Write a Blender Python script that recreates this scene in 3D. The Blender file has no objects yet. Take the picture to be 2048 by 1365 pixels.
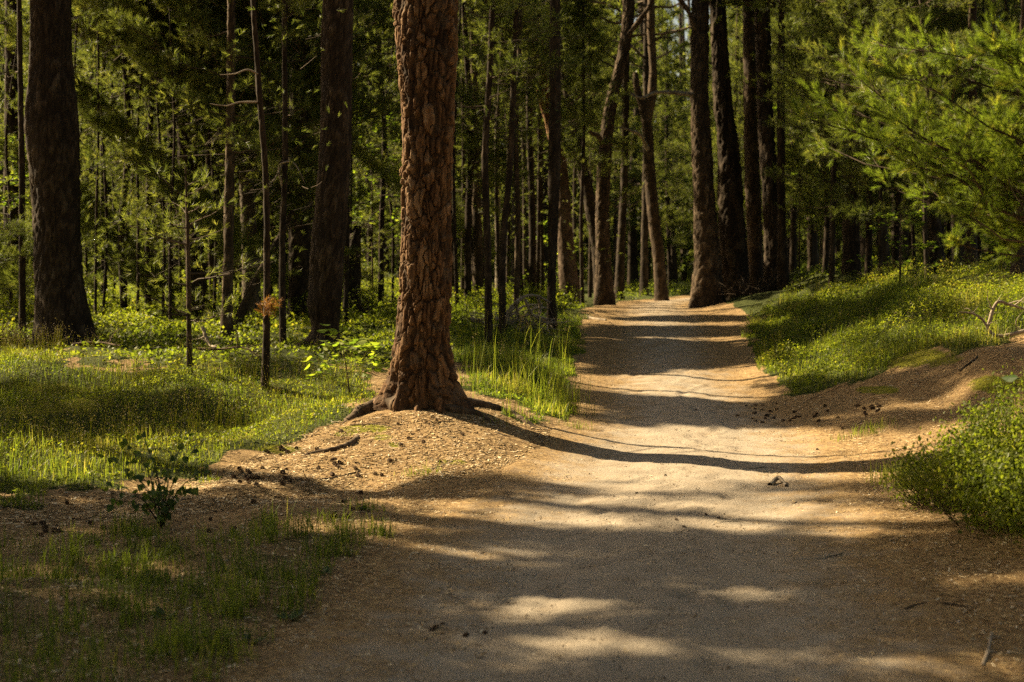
import bpy, math, random
import numpy as np
from mathutils import Vector

R = np.random.default_rng(11)
random.seed(5)
scene = bpy.context.scene
COL = scene.collection
# ------------------------------------------------------------------ camera model
F, CX, CY, HOR, CAMH = 2844.4, 1024.0, 682.5, 560.0, 1.5
PITCH = math.atan((CY - HOR) / F)
cp, sp = math.cos(PITCH), math.sin(PITCH)
FWD, UPV = np.array([0, cp, -sp]), np.array([0, sp, cp])


def at(px, py, d):
    """world point at depth d (metres along y) seen at photo pixel px, py"""
    u, v = (px - CX) / F, -(py - CY) / F
    r = FWD + np.array([u, 0, 0]) + v * UPV
    return np.array([0, 0, CAMH]) + r * (d / r[1])


def project(P):
    q = P - np.array([0, 0, CAMH])
    w = np.maximum(q @ FWD, 1e-3)
    return CX + F * q[:, 0] / w, CY - F * (q @ UPV) / w, q @ FWD


# ------------------------------------------------------------------ noise
def _hash(ix, iy, iz, seed):
    h = (ix * 374761393 + iy * 668265263 + iz * 1440662683 + seed * 974634721) & 0xFFFFFFFF
    h = ((h ^ (h >> 13)) * 1274126177) & 0xFFFFFFFF
    h = ((h ^ (h >> 16)) * 2246822519) & 0xFFFFFFFF
    return ((h ^ (h >> 15)) & 0xFFFFFF) / float(0xFFFFFF)


def vn(x, y, z=0.0, seed=0):
    """value noise in [-1, 1]"""
    x, y, z = np.broadcast_arrays(np.asarray(x, float), np.asarray(y, float), np.asarray(z, float))
    ix, iy, iz = np.floor(x).astype(np.int64), np.floor(y).astype(np.int64), np.floor(z).astype(np.int64)
    fx, fy, fz = x - ix, y - iy, z - iz
    fx, fy, fz = (f * f * (3 - 2 * f) for f in (fx, fy, fz))
    out = 0
    for a in (0, 1):
        wx = fx if a else 1 - fx
        for b in (0, 1):
            wy = fy if b else 1 - fy
            for c in (0, 1):
                wz = fz if c else 1 - fz
                out = out + wx * wy * wz * _hash(ix + a, iy + b, iz + c, seed)
    return out * 2 - 1


def fbm(x, y, z=0.0, seed=0, o=3):
    s, a, t = 0, 1.0, 0
    for i in range(o):
        k = 2.03 ** i
        s = s + a * vn(np.asarray(x) * k, np.asarray(y) * k, np.asarray(z) * k, seed + i)
        t += a
        a *= .5
    return s / t


def sstep(a, b, x):
    t = np.clip((x - a) / (b - a), 0, 1)
    return t * t * (3 - 2 * t)


# ------------------------------------------------------------------ terrain
PC_Y = [-20, 0, 5.2, 8, 10, 12, 14, 17, 20, 24, 28, 32, 36, 42, 50, 60]
PC_X = [.1, .2, .42, .74, 1.12, 1.52, 1.72, 1.9, 2.15, 2.56, 2.86, 3.2, 3.95, 6.2, 10.5, 17]
PH_W = [1.5, 1.5, 1.48, 1.46, 1.42, 1.28, 1.14, 1.12, 1.2, 1.34, 1.25, 1.1, 1.1, 1.1, 1.1, 1.1]


def pcx(y): return np.interp(y, PC_Y, PC_X)
def phw(y): return np.interp(y, PC_Y, PH_W)


def hgt(x, y):
    x, y = np.asarray(x, float), np.asarray(y, float)
    zp = np.interp(y, [-50, 8, 10, 12, 14, 17, 20, 24, 28, 31, 34, 40, 60, 200], [0, 0, .01, .06, .16, .34, .51, .73, .89, .93, .95, 1.0, 1.1, 2.2])
    zl = np.interp(y, [-50, 8, 10, 12, 14, 15.5, 19, 25, 35, 60, 200], [0, .0, .03, .17, .36, .5, .62, .8, .98, 1.15, 2.2])
    zr = np.interp(y, [-50, 3, 5, 7, 10, 12, 14, 16, 19, 23, 30, 60, 200], [.1, .1, .12, .28, .52, .72, .95, 1.15, 1.35, 1.5, 1.52, 1.5, 2.2])
    s = x - pcx(y)
    w = phw(y)
    tl = sstep(w * .8, w + 1.6, -s)
    tr = np.clip((s - w * .75) / 2.9, 0, 1)
    tr = tr * tr * (3 - 2 * tr) * .45 + tr * .55
    z = zp + (zl - zp) * tl + (zr - zp) * tr
    z = z + .24 * np.exp(-(((x + .78) / 1.05) ** 2 + ((y - 12.5) / 1.15) ** 2))
    z = z + .10 * np.exp(-(((x + 5.0) / 1.6) ** 2 + ((y - 15.2) / 1.0) ** 2))
    off = sstep(.6, 1.6, np.abs(s) / w)
    z = z + off * (.1 * fbm(x * .8, y * .8, 0, 3) + .04 * fbm(x * 2.6, y * 2.6, 0, 9) + np.where(s > 0, .34, .1 + .17 * sstep(-1.8, -2.8, x)) * np.clip(fbm(x * .9 + 3, y * .7, 0, 14, 2), 0, 1) * sstep(1.8, 3.4, np.abs(s)) * sstep(11, 13, y))
    z = z + (1 - off) * (.012 * fbm(x * 1.4, y * .8, 0, 5))
    # shallow wheel hollows along the path
    z = z - .02 * np.exp(-((np.abs(s) - .55) / .3) ** 2) * (1 - off)
    return z


def ground_at(px, py):
    d = np.concatenate([np.arange(4, 20, .02), np.arange(20, 70, .1)])
    u, v = (px - CX) / F, -(py - CY) / F
    r = FWD + np.array([u, 0, 0]) + v * UPV
    P = np.array([0, 0, CAMH])[None] + r[None] * (d / r[1])[:, None]
    k = np.nonzero(P[:, 2] <= hgt(P[:, 0], P[:, 1]))[0]
    i = k[0] if len(k) else int(np.argmin(P[:, 2] - hgt(P[:, 0], P[:, 1])))
    p = P[i].copy()
    p[2] = hgt(p[0], p[1])
    return p


def inpoly(px, py, poly):
    r = np.zeros(len(px), bool)
    n = len(poly)
    for i in range(n):
        x0, y0 = poly[i]
        x1, y1 = poly[(i + 1) % n]
        c = ((y0 > py) != (y1 > py)) & (px < (x1 - x0) * (py - y0) / (y1 - y0 + 1e-9) + x0)
        r ^= c
    return r


# ------------------------------------------------------------------ sun and where the canopy has gaps
EL = math.radians(37)
SH = np.array([-.893, .45])
SH = SH / np.linalg.norm(SH)
S = np.array([SH[0] * math.cos(EL), SH[1] * math.cos(EL), math.sin(EL)])
SA = np.cross(S, [0, 0, 1.0]); SA /= np.linalg.norm(SA)
SB = np.cross(S, SA)
EDGE_X = [-600, 0, 200, 400, 560, 700, 870, 960, 1050, 1250, 1750, 2600]
EDGE_Y = [1010, 1000, 990, 985, 975, 965, 948, 935, 960, 985, 940, 880]
# ellipses (px, py, rx, ry) of ground that the sun reaches / does not reach
LIT = [(400, 664, 190, 26), (700, 690, 70, 18), (230, 640, 100, 16), (570, 640, 70, 16), (1310, 600, 120, 10), (1160, 1008, 420, 17), (900, 1046, 330, 20), (190, 1135, 150, 14), (1390, 1193, 210, 13), (1010, 1214, 190, 11), (1150, 1286, 230, 11),
       (980, 1340, 180, 9), (1460, 1310, 160, 6), (1640, 1028, 180, 9), (1960, 1155, 140, 12), (1000, 1105, 120, 8),
       (1660, 1065, 130, 7), (1850, 1330, 200, 12), (1420, 1050, 170, 8), (600, 1120, 110, 7)]
SHD = [(1900, 720, 240, 30), (1840, 800, 230, 40), (1620, 800, 140, 18), (250, 835, 240, 45), (520, 738, 150, 22), (1720, 775, 260, 26), (60, 830, 190, 70), (330, 790, 130, 50), (1330, 830, 230, 22), (1330, 714, 240, 24), (1330, 664, 220, 12), (1300, 690, 170, 9), (1240, 742, 100, 9), (1400, 638, 190, 7),
       (1600, 830, 260, 28), (1780, 700, 160, 14), (1560, 700, 90, 40), (1020, 700, 110, 45), (1850, 640, 260, 22), (1640, 650, 60, 22), (1980, 780, 120, 50), (1900, 1000, 220, 60)]
# spheres in the wood that the sun reaches (x, y, z, r)
LITSPH = []


def litmap(P):
    px, py, w = project(P)
    ok = (w > 3) & (px > -500) & (px < 2500) & (py > 590)
    L = np.zeros(len(P))
    L[ok & (py < np.interp(px, EDGE_X, EDGE_Y)) & (w < 40)] = 1
    L[ok & (w > 18) & (np.abs(P[:, 0] - pcx(P[:, 1])) > 1.6) & (vn(px / 80, py / 16, 0, 78) < -.02)] = 0
    for (a, b, c, d) in LIT:
        L[ok & (((px - a) / c) ** 2 + ((py - b) / (d * .75)) ** 2 < 1)] = 1
    jig = 1 + .35 * vn(px / 60, py / 14, 0, 77)
    for (a, b, c, d) in SHD:
        L[ok & (((px - a) / c) ** 2 + ((py - b) / d) ** 2 < jig)] = 0
    return L


def sun_foot(Q):
    """where the sun ray through each point meets the ground"""
    P = Q.copy()
    for z in range(3):
        t = (Q[:, 2] - hgt(P[:, 0], P[:, 1])) / S[2]
        P = Q - S[None] * t[:, None]
    return P


def opened(Q, reach):
    """1 where foliage (with that reach) would keep the sun off a place it gets to"""
    P = sun_foot(Q)
    L = litmap(P)
    for a, b in ((1, 0), (-1, 0), (0, 1), (0, -1)):
        o = (SA * a + SB * b) * reach
        o = o - S * (o[2] / S[2])
        L = np.maximum(L, litmap(P + o[None]))
    for (x, y, z, r, pr) in LITSPH:
        v = np.array([x, y, z])[None] - Q
        along = v @ S
        dist = np.linalg.norm(v - along[:, None] * S[None], axis=1)
        L = np.maximum(L, ((along < 0) & (dist < r + reach * .7)) * pr)
    return P, L


def keep_mask(Q, gap=.0, rng=R):
    """which foliage points stay: canopies have gaps where the sun comes through"""
    P, L = opened(Q, .16 if gap > -.5 else .09)
    px, py, w = project(P)
    shady = (w > 1.5) & (px > -700) & (px < 2700) & (w < np.where(px > 1150, 27, 17)) & (L < .5)
    far_up = (Q[:, 1] > 14) & (gap > -.5)
    gap = np.where(shady, gap - .5, np.where(far_up, gap + .2, gap))
    a, b = Q @ SA, Q @ SB
    n = fbm(a / 1.1, b / 1.1, 0, 41, 3)
    return (n > gap) & ~(rng.random(len(Q)) < L * .98)


# ------------------------------------------------------------------ materials
def nt(name):
    m = bpy.data.materials.new(name)
    m.use_nodes = True
    t = m.node_tree
    t.nodes.clear()
    return m, t, t.nodes, t.links


def N(nodes, kind, **kw):
    n = nodes.new(kind)
    for k, v in kw.items():
        if k in n.inputs and not hasattr(n, k):
            n.inputs[k].default_value = v
        else:
            setattr(n, k, v)
    return n


def ramp(nodes, stops):
    r = nodes.new('ShaderNodeValToRGB')
    e = r.color_ramp.elements
    while len(e) < len(stops):
        e.new(.5)
    for i, (p, c) in enumerate(stops):
        e[i].position = p
        e[i].color = (*c, 1)
    return r


def leaf_material(name, stops, trans=.45, rough=.55, tcol=1.25, spec=.3):
    m, t, n, l = nt(name)
    a = N(n, 'ShaderNodeAttribute', attribute_name='rnd')
    oi = n.new('ShaderNodeObjectInfo')
    ad = N(n, 'ShaderNodeMath', operation='MULTIPLY_ADD')
    l.new(oi.outputs['Random'], ad.inputs[0]); ad.inputs[1].default_value = .22; l.new(a.outputs['Fac'], ad.inputs[2])
    sb = N(n, 'ShaderNodeMath', operation='SUBTRACT'); l.new(ad.outputs[0], sb.inputs[0]); sb.inputs[1].default_value = .11
    r = ramp(n, stops)
    l.new(sb.outputs[0], r.inputs[0])
    b = N(n, 'ShaderNodeBsdfPrincipled')
    b.inputs['Roughness'].default_value = rough
    b.inputs['Specular IOR Level'].default_value = spec
    l.new(r.outputs[0], b.inputs['Base Color'])
    tr = n.new('ShaderNodeBsdfTranslucent')
    mu = N(n, 'ShaderNodeMix', data_type='RGBA', blend_type='MULTIPLY')
    mu.inputs['Factor'].default_value = 1
    l.new(r.outputs[0], mu.inputs['A']); mu.inputs['B'].default_value = (tcol * 1.05, tcol * 1.1, tcol * .5, 1)
    l.new(mu.outputs['Result'], tr.inputs['Color'])
    mx = n.new('ShaderNodeMixShader'); mx.inputs[0].default_value = trans
    l.new(b.outputs[0], mx.inputs[1]); l.new(tr.outputs[0], mx.inputs[2])
    o = n.new('ShaderNodeOutputMaterial')
    l.new(mx.outputs[0], o.inputs['Surface'])
    return m


def rnd_material(name, stops, rough=.85, spec=.2):
    m, t, n, l = nt(name)
    a = N(n, 'ShaderNodeAttribute', attribute_name='rnd')
    r = ramp(n, stops)
    l.new(a.outputs['Fac'], r.inputs[0])
    b = N(n, 'ShaderNodeBsdfPrincipled')
    b.inputs['Roughness'].default_value = rough
    b.inputs['Specular IOR Level'].default_value = spec
    l.new(r.outputs[0], b.inputs['Base Color'])
    o = n.new('ShaderNodeOutputMaterial'); l.new(b.outputs[0], o.inputs['Surface'])
    return m


def bark_material(name, plates, crevice, grain=38, bump=.5, lichen=None, low=None):
    m, t, n, l = nt(name)
    tc = n.new('ShaderNodeTexCoord')
    mp = n.new('ShaderNodeMapping'); mp.inputs['Scale'].default_value = (1, 1, .22)
    l.new(tc.outputs['Object'], mp.inputs[0])
    fine = N(n, 'ShaderNodeTexNoise'); fine.inputs['Scale'].default_value = grain; fine.inputs['Detail'].default_value = 6; fine.inputs['Roughness'].default_value = .65
    l.new(mp.outputs[0], fine.inputs['Vector'])
    big = N(n, 'ShaderNodeTexNoise'); big.inputs['Scale'].default_value = 3.2; big.inputs['Detail'].default_value = 3
    l.new(tc.outputs['Object'], big.inputs['Vector'])
    ap = N(n, 'ShaderNodeAttribute', attribute_name='plate')
    ac = N(n, 'ShaderNodeAttribute', attribute_name='crev')
    s1 = N(n, 'ShaderNodeMath', operation='MULTIPLY_ADD'); l.new(fine.outputs['Fac'], s1.inputs[0]); s1.inputs[1].default_value = .7; l.new(ap.outputs['Fac'], s1.inputs[2])
    s2 = N(n, 'ShaderNodeMath', operation='MULTIPLY_ADD'); l.new(big.outputs['Fac'], s2.inputs[0]); s2.inputs[1].default_value = .5; l.new(s1.outputs[0], s2.inputs[2])
    s3 = N(n, 'ShaderNodeMath', operation='SUBTRACT'); l.new(s2.outputs[0], s3.inputs[0]); s3.inputs[1].default_value = .55
    r = ramp(n, plates)
    l.new(s3.outputs[0], r.inputs[0])
    mx = N(n, 'ShaderNodeMix', data_type='RGBA')
    l.new(ac.outputs['Fac'], mx.inputs['Factor']); l.new(r.outputs[0], mx.inputs['A']); mx.inputs['B'].default_value = (*crevice, 1)
    col = mx.outputs['Result']
    if lichen:
        ln = N(n, 'ShaderNodeTexNoise'); ln.inputs['Scale'].default_value = 5; ln.inputs['Detail'].default_value = 5
        l.new(tc.outputs['Object'], ln.inputs['Vector'])
        lr = ramp(n, [(.55, (0, 0, 0)), (.7, (.6, .6, .6))]); l.new(ln.outputs['Fac'], lr.inputs[0])
        m2 = N(n, 'ShaderNodeMix', data_type='RGBA'); l.new(lr.outputs[0], m2.inputs['Factor']); l.new(col, m2.inputs['A']); m2.inputs['B'].default_value = (*lichen, 1)
        col = m2.outputs['Result']
    if low:  # older grey-brown bark on the lower trunk, thin orange bark higher up
        sx = n.new('ShaderNodeSeparateXYZ'); l.new(tc.outputs['Object'], sx.inputs[0])
        mr = n.new('ShaderNodeMapRange'); mr.inputs[1].default_value = 2.8; mr.inputs[2].default_value = 4.6; l.new(sx.outputs['Z'], mr.inputs[0])
        lr2 = ramp(n, low); l.new(s3.outputs[0], lr2.inputs[0])
        m3 = N(n, 'ShaderNodeMix', data_type='RGBA'); l.new(mr.outputs[0], m3.inputs['Factor']); l.new(lr2.outputs[0], m3.inputs['A']); l.new(col, m3.inputs['B'])
        col = m3.outputs['Result']
    b = N(n, 'ShaderNodeBsdfPrincipled'); b.inputs['Roughness'].default_value = .9; b.inputs['Specular IOR Level'].default_value = .15
    l.new(col, b.inputs['Base Color'])
    bp = n.new('ShaderNodeBump'); bp.inputs['Strength'].default_value = bump; bp.inputs['Distance'].default_value = .012
    l.new(fine.outputs['Fac'], bp.inputs['Height']); l.new(bp.outputs[0], b.inputs['Normal'])
    o = n.new('ShaderNodeOutputMaterial'); l.new(b.outputs[0], o.inputs['Surface'])
    return m


def ground_material(name, path=False):
    m, t, n, l = nt(name)
    tc = n.new('ShaderNodeTexCoord')

    def noise(sc, det=5, rough=.6, vec=None):
        k = N(n, 'ShaderNodeTexNoise'); k.inputs['Scale'].default_value = sc; k.inputs['Detail'].default_value = det; k.inputs['Roughness'].default_value = rough
        l.new(vec or tc.outputs['Object'], k.inputs['Vector'])
        return k.outputs['Fac']

    def mix(fac, a, b):
        k = N(n, 'ShaderNodeMix', data_type='RGBA')
        for s, v in (('Factor', fac), ('A', a), ('B', b)):
            if isinstance(v, (tuple, float, int)):
                k.inputs[s].default_value = v if not isinstance(v, tuple) else (*v, 1)
            else:
                l.new(v, k.inputs[s])
        return k.outputs['Result']

    def math_(op, a, b):
        k = N(n, 'ShaderNodeMath', operation=op)
        for i, v in enumerate((a, b)):
            if isinstance(v, (float, int)):
                k.inputs[i].default_value = v
            else:
                l.new(v, k.inputs[i])
        return k.outputs[0]

    def rmp(fac, stops):
        r = ramp(n, stops); l.new(fac, r.inputs[0]); return r.outputs[0]
    n_big, n_mid, n_fine, n_grit = noise(.9), noise(4.5), noise(26, 6, .7), noise(170, 4, .7)
    litter = rmp(n_fine, [(.25, (.08, .05, .025)), (.45, (.23, .15, .074)), (.6, (.38, .265, .13)), (.78, (.53, .4, .21))])
    litter = mix(math_('MULTIPLY', n_grit, .35), litter, (.1, .055, .03))
    sand = rmp(n_grit, [(.22, (.12, .1, .078)), (.42, (.27, .225, .175)), (.62, (.4, .34, .268)), (.8, (.56, .5, .42))])
    sand = mix(rmp(n_mid, [(.4, (0, 0, 0)), (.75, (.5, .5, .5))]), sand, (.245, .185, .13))
    at_e = N(n, 'ShaderNodeAttribute', attribute_name='edge').outputs['Fac']
    wob = math_('ADD', at_e, math_('MULTIPLY', math_('SUBTRACT', n_mid, .5), 1.1))
    wob = math_('ADD', wob, math_('MULTIPLY', math_('SUBTRACT', n_fine, .5), .7))
    fac = rmp(wob, [(.28, (0, 0, 0)), (.85, (1, 1, 1))])
    col = mix(fac, sand, litter)
    ag = N(n, 'ShaderNodeAttribute', attribute_name='grass').outputs['Fac']
    am = N(n, 'ShaderNodeAttribute', attribute_name='moss').outputs['Fac']
    green = rmp(n_fine, [(.3, (.02, .026, .008)), (.55, (.055, .066, .018)), (.75, (.13, .12, .04))])
    col = mix(rmp(math_('ADD', ag, math_('MULTIPLY', math_('SUBTRACT', n_mid, .5), .9)), [(.3, (0, 0, 0)), (.7, (1, 1, 1))]), col, green)
    moss = rmp(n_fine, [(.3, (.06, .065, .01)), (.6, (.2, .19, .02)), (.8, (.32, .28, .04))])
    col = mix(rmp(math_('ADD', am, math_('MULTIPLY', math_('SUBTRACT', n_mid, .5), .9)), [(.45, (0, 0, 0)), (.62, (1, 1, 1))]), col, moss)
    b = N(n, 'ShaderNodeBsdfPrincipled'); b.inputs['Roughness'].default_value = .95; b.inputs['Specular IOR Level'].default_value = .1
    l.new(col, b.inputs['Base Color'])
    hsum = math_('ADD', math_('MULTIPLY', n_fine, 1.0), math_('MULTIPLY', n_grit, .3))
    bp = n.new('ShaderNodeBump'); bp.inputs['Strength'].default_value = .6; bp.inputs['Distance'].default_value = .03 if not path else .018
    l.new(hsum, bp.inputs['Height']); l.new(bp.outputs[0], b.inputs['Normal'])
    o = n.new('ShaderNodeOutputMaterial'); l.new(b.outputs[0], o.inputs['Surface'])
    return m


M = {}
M['ground'] = ground_material('forest_floor')
M['path'] = ground_material('sandy_path', True)
M['bark_red'] = bark_material('red_brown_bark', [(.1, (.036, .022, .014)), (.36, (.09, .05, .027)), (.6, (.165, .092, .046)), (.9, (.28, .185, .11))], (.018, .012, .008), 46, .9, (.13, .1, .075))
M['bark'] = bark_material('grey_brown_bark', [(.1, (.035, .025, .017)), (.45, (.08, .056, .037)), (.7, (.135, .095, .062)), (.95, (.22, .165, .11))], (.024, .017, .012), 40, .7)
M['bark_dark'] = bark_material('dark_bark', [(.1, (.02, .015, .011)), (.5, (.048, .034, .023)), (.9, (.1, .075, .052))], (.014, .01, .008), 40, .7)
M['bark_orange'] = bark_material('orange_bark', [(.1, (.16, .075, .032)), (.5, (.34, .17, .075)), (.9, (.46, .27, .14))], (.1, .05, .027), 30, .4, None, [(.1, (.045, .03, .02)), (.5, (.1, .068, .046)), (.9, (.17, .12, .085))])
M['bark_pale'] = bark_material('pale_bark', [(.1, (.12, .1, .075)), (.5, (.24, .2, .15)), (.9, (.38, .33, .27))], (.08, .065, .05), 30, .4)
M['bark_lichen'] = bark_material('lichen_bark', [(.1, (.06, .045, .033)), (.5, (.13, .1, .072)), (.9, (.22, .18, .13))], (.045, .034, .025), 30, .5, (.34, .34, .26))
M['twig'] = rnd_material('twig_wood', [(0, (.03, .021, .014)), (.6, (.075, .053, .036)), (1, (.14, .1, .07))])
M['dead'] = rnd_material('dead_wood', [(0, (.16, .12, .085)), (1, (.42, .35, .27))])
M['needle'] = leaf_material('pine_needles', [(0, (.03, .042, .014)), (.4, (.072, .088, .026)), (.75, (.12, .132, .038)), (1, (.17, .165, .055))], .52, .5, 1.9)
M['needle_near'] = leaf_material('pine_needles_near', [(0, (.05, .055, .016)), (.35, (.085, .12, .022)), (.8, (.145, .18, .03)), (1, (.25, .23, .05))], .52, .4, 2.1, .4)
M['shrub'] = leaf_material('shrub_leaves', [(0, (.04, .055, .01)), (.45, (.1, .13, .018)), (.85, (.175, .195, .028)), (1, (.25, .23, .045))], .52, .5, 1.9)
M['leaf'] = leaf_material('bright_leaves', [(0, (.07, .11, .014)), (.5, (.13, .185, .024)), (1, (.24, .26, .04))], .55, .5, 2.0)
M['leaf_dark'] = leaf_material('birch_leaves', [(0, (.04, .075, .018)), (.6, (.07, .115, .026)), (1, (.12, .16, .03))], .4, .45, 1.4)
M['bilberry'] = leaf_material('bilberry_leaves', [(0, (.045, .065, .01)), (.45, (.12, .15, .018)), (.85, (.2, .21, .026)), (1, (.24, .2, .04))], .55, .5, 1.9)
M['grass'] = leaf_material('grass_blades', [(0, (.06, .088, .016)), (.45, (.145, .178, .03)), (.8, (.235, .225, .045)), (1, (.38, .31, .13))], .5, .5, 1.7)
M['straw'] = leaf_material('grass_seed_heads', [(0, (.11, .08, .05)), (1, (.26, .2, .13))], .35, .7, 1.1)
M['litter'] = rnd_material('fallen_bits', [(0, (.05, .03, .017)), (.2, (.22, .135, .065)), (.6, (.5, .36, .18)), (.9, (.66, .52, .33)), (1, (.75, .66, .5))])
M['stone'] = rnd_material('grit', [(0, (.11, .085, .06)), (.5, (.34, .26, .18)), (1, (.6, .53, .44))])
M['cone'] = rnd_material('cone_scales', [(0, (.025, .015, .01)), (1, (.12, .07, .04))])
M['rusty'] = leaf_material('rusty_needles', [(0, (.16, .07, .02)), (1, (.36, .17, .05))], .4, .6, 1.3)


# ------------------------------------------------------------------ mesh helpers
def mesh(name, chunks, mats, smooth=False, origin=(0, 0, 0)):
    """chunks: list of (verts, tris, material index, {attr: per-vertex values})"""
    V, T, MI, off = [], [], [], 0
    keys = set()
    for c in chunks:
        keys |= set(c[3])
    A = {k: [] for k in keys}
    for v, t, mi, at_ in chunks:
        if len(v) == 0:
            continue
        V.append(np.asarray(v, np.float32)); T.append(np.asarray(t, np.int64) + off); MI.append(np.full(len(t), mi, np.int32)); off += len(v)
        for k in keys:
            A[k].append(np.broadcast_to(np.asarray(at_.get(k, 0.0), np.float32), (len(v),)))
    V = np.concatenate(V) - np.asarray(origin, np.float32)[None]
    T = np.concatenate(T); MI = np.concatenate(MI)
    me = bpy.data.meshes.new(name)
    me.vertices.add(len(V)); me.vertices.foreach_set('co', np.ascontiguousarray(V, np.float32).ravel())
    me.loops.add(T.size); me.loops.foreach_set('vertex_index', T.astype(np.int32).ravel())
    me.polygons.add(len(T)); me.polygons.foreach_set('loop_start', np.arange(0, T.size, 3, dtype=np.int32))
    me.polygons.foreach_set('material_index', MI)
    me.polygons.foreach_set('use_smooth', np.full(len(T), smooth, bool))
    for k in keys:
        a = me.attributes.new(k, 'FLOAT', 'POINT')
        a.data.foreach_set('value', np.concatenate(A[k]).astype(np.float32))
    me.update(); me.validate()
    for m in mats:
        me.materials.append(m)
    return me


def obj(name, me, parent=None, loc=None, label=None, cat=None, group=None, kind=None):
    o = bpy.data.objects.new(name, me)
    COL.objects.link(o)
    if parent is not None:
        o.parent = parent
    if loc is not None:
        o.location = loc
    for k, v in (('label', label), ('category', cat), ('group', group), ('kind', kind)):
        if v:
            o[k] = v
    return o


def grid_tris(nr, nc, wrap=False):
    i = np.arange(nr - 1)[:, None]
    j = np.arange(nc if wrap else nc - 1)[None]
    j1 = (j + 1) % nc
    a, b, c, d = i * nc + j, i * nc + j1, (i + 1) * nc + j1, (i + 1) * nc + j
    return np.stack([np.stack([a, b, c], -1), np.stack([a, c, d], -1)], 2).reshape(-1, 3)


def tubes(P, rad, ns=4):
    """P (M,k,3) polylines, rad (M,k)"""
    Mn, k, _ = P.shape
    T = np.gradient(P, axis=1)
    T /= np.linalg.norm(T, axis=2, keepdims=True) + 1e-9
    ref = np.where(np.abs(T.mean(1))[:, 2:3] > .8, np.array([[1., 0, 0]]), np.array([[0, 0, 1.]]))[:, None]
    A = np.cross(T, np.broadcast_to(ref, T.shape)); A /= np.linalg.norm(A, axis=2, keepdims=True) + 1e-9
    B = np.cross(T, A)
    an = np.arange(ns) * 2 * np.pi / ns
    V = P[:, :, None] + rad[:, :, None, None] * (A[:, :, None] * np.cos(an)[None, None, :, None] + B[:, :, None] * np.sin(an)[None, None, :, None])
    tri = grid_tris(k, ns, True)
    tr = (tri[None] + (np.arange(Mn) * k * ns)[:, None, None]).reshape(-1, 3)
    return V.reshape(-1, 3), tr


def basis(D, rng=R):
    D = D / (np.linalg.norm(D, axis=1, keepdims=True) + 1e-9)
    r = rng.normal(size=D.shape)
    X = np.cross(D, r); X /= np.linalg.norm(X, axis=1, keepdims=True) + 1e-9
    return X, np.cross(D, X), D


def stamp(tv, tt, P, D, Sc, rnd=None, rng=R, X=None):
    """copies template (tv, tt) with its z axis along D"""
    n = len(P)
    if X is None:
        X, Y, Z = basis(D, rng)
    else:
        Z = D / np.linalg.norm(D, axis=1, keepdims=True)
        X = X - (X * Z).sum(1, keepdims=True) * Z
        X /= np.linalg.norm(X, axis=1, keepdims=True) + 1e-9
        Y = np.cross(Z, X)
    Sc = np.asarray(Sc)
    if Sc.ndim == 1:
        Sc = np.repeat(Sc[:, None], 3, 1)
    V = P[:, None] + (tv[None, :, 0:1] * Sc[:, None, 0:1]) * X[:, None] + (tv[None, :, 1:2] * Sc[:, None, 1:2]) * Y[:, None] + (tv[None, :, 2:3] * Sc[:, None, 2:3]) * Z[:, None]
    T = (tt[None] + (np.arange(n) * len(tv))[:, None, None]).reshape(-1, 3)
    if rnd is None:
        rnd = rng.random(n)
    return V.reshape(-1, 3), T, np.repeat(rnd, len(tv))


def tuft(n, w, axis=1.0, seed=1, spread=(.45, .95)):
    g = np.random.default_rng(seed)
    V = []
    for i in range(n):
        a = (i + g.random()) / n
        ph = i * 2.4 + g.random() * .6
        th = g.uniform(*spread) * (1 - .45 * a)
        rad = np.array([math.cos(ph), math.sin(ph), 0])
        d = rad * math.sin(th) + np.array([0, 0, math.cos(th)])
        side = np.cross(d, g.normal(size=3)); side /= np.linalg.norm(side)
        b = np.array([0, 0, a * axis])
        L = g.uniform(.8, 1.1)
        V += [b - side * w * .5, b + side * w * .5, b + d * L + np.array([0, 0, .06 * g.normal()])]
    V = np.array(V)
    return V, np.arange(len(V)).reshape(-1, 3)


T_NEAR = [tuft(48, .055, 1.25, s, (.4, .8)) for s in (1, 2)]
T_MID = [tuft(14, .085, 1.2, s) for s in (3, 4)]
T_FAR = [tuft(9, .2, 1.1, s) for s in (5, 6)]
T_CAN = [tuft(8, .26, 1.1, s) for s in (7, 8)]
# a leaf: folded blade, z along its length, x across
LEAF_V = np.array([[0, 0, 0], [.3, .07, .3], [-.3, .07, .3], [0, -.02, .45], [.26, .05, .62], [-.26, .05, .62], [0, -.06, 1.0]])
LEAF_T = np.array([[0, 3, 1], [0, 2, 3], [1, 3, 4], [2, 5, 3], [3, 6, 4], [3, 5, 6]])
HEART_V = np.array([[0, 0, 0], [.42, .08, .12], [-.42, .08, .12], [0, -.03, .4], [.4, .06, .4], [-.4, .06, .4], [0, -.1, 1.0]])
SMALL_V = np.array([[0, 0, 0], [.28, .04, .45], [-.28, .04, .45], [0, -.03, 1.0]])
SMALL_T = np.array([[0, 2, 1], [1, 2, 3]])


# ------------------------------------------------------------------ trunks
def catmull(P, n):
    P = np.asarray(P, float)
    seg = np.r_[0, np.cumsum(np.linalg.norm(np.diff(P[:, :3], axis=0), axis=1))]
    t = np.linspace(0, seg[-1], n)
    m = np.gradient(P, seg, axis=0)
    i = np.clip(np.searchsorted(seg, t, side='right') - 1, 0, len(seg) - 2)
    h = (seg[i + 1] - seg[i])[:, None]
    u = ((t - seg[i])[:, None]) / h
    return (2 * u ** 3 - 3 * u ** 2 + 1) * P[i] + (u ** 3 - 2 * u ** 2 + u) * h * m[i] + (-2 * u ** 3 + 3 * u ** 2) * P[i + 1] + (u ** 3 - u ** 2) * h * m[i + 1]


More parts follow.
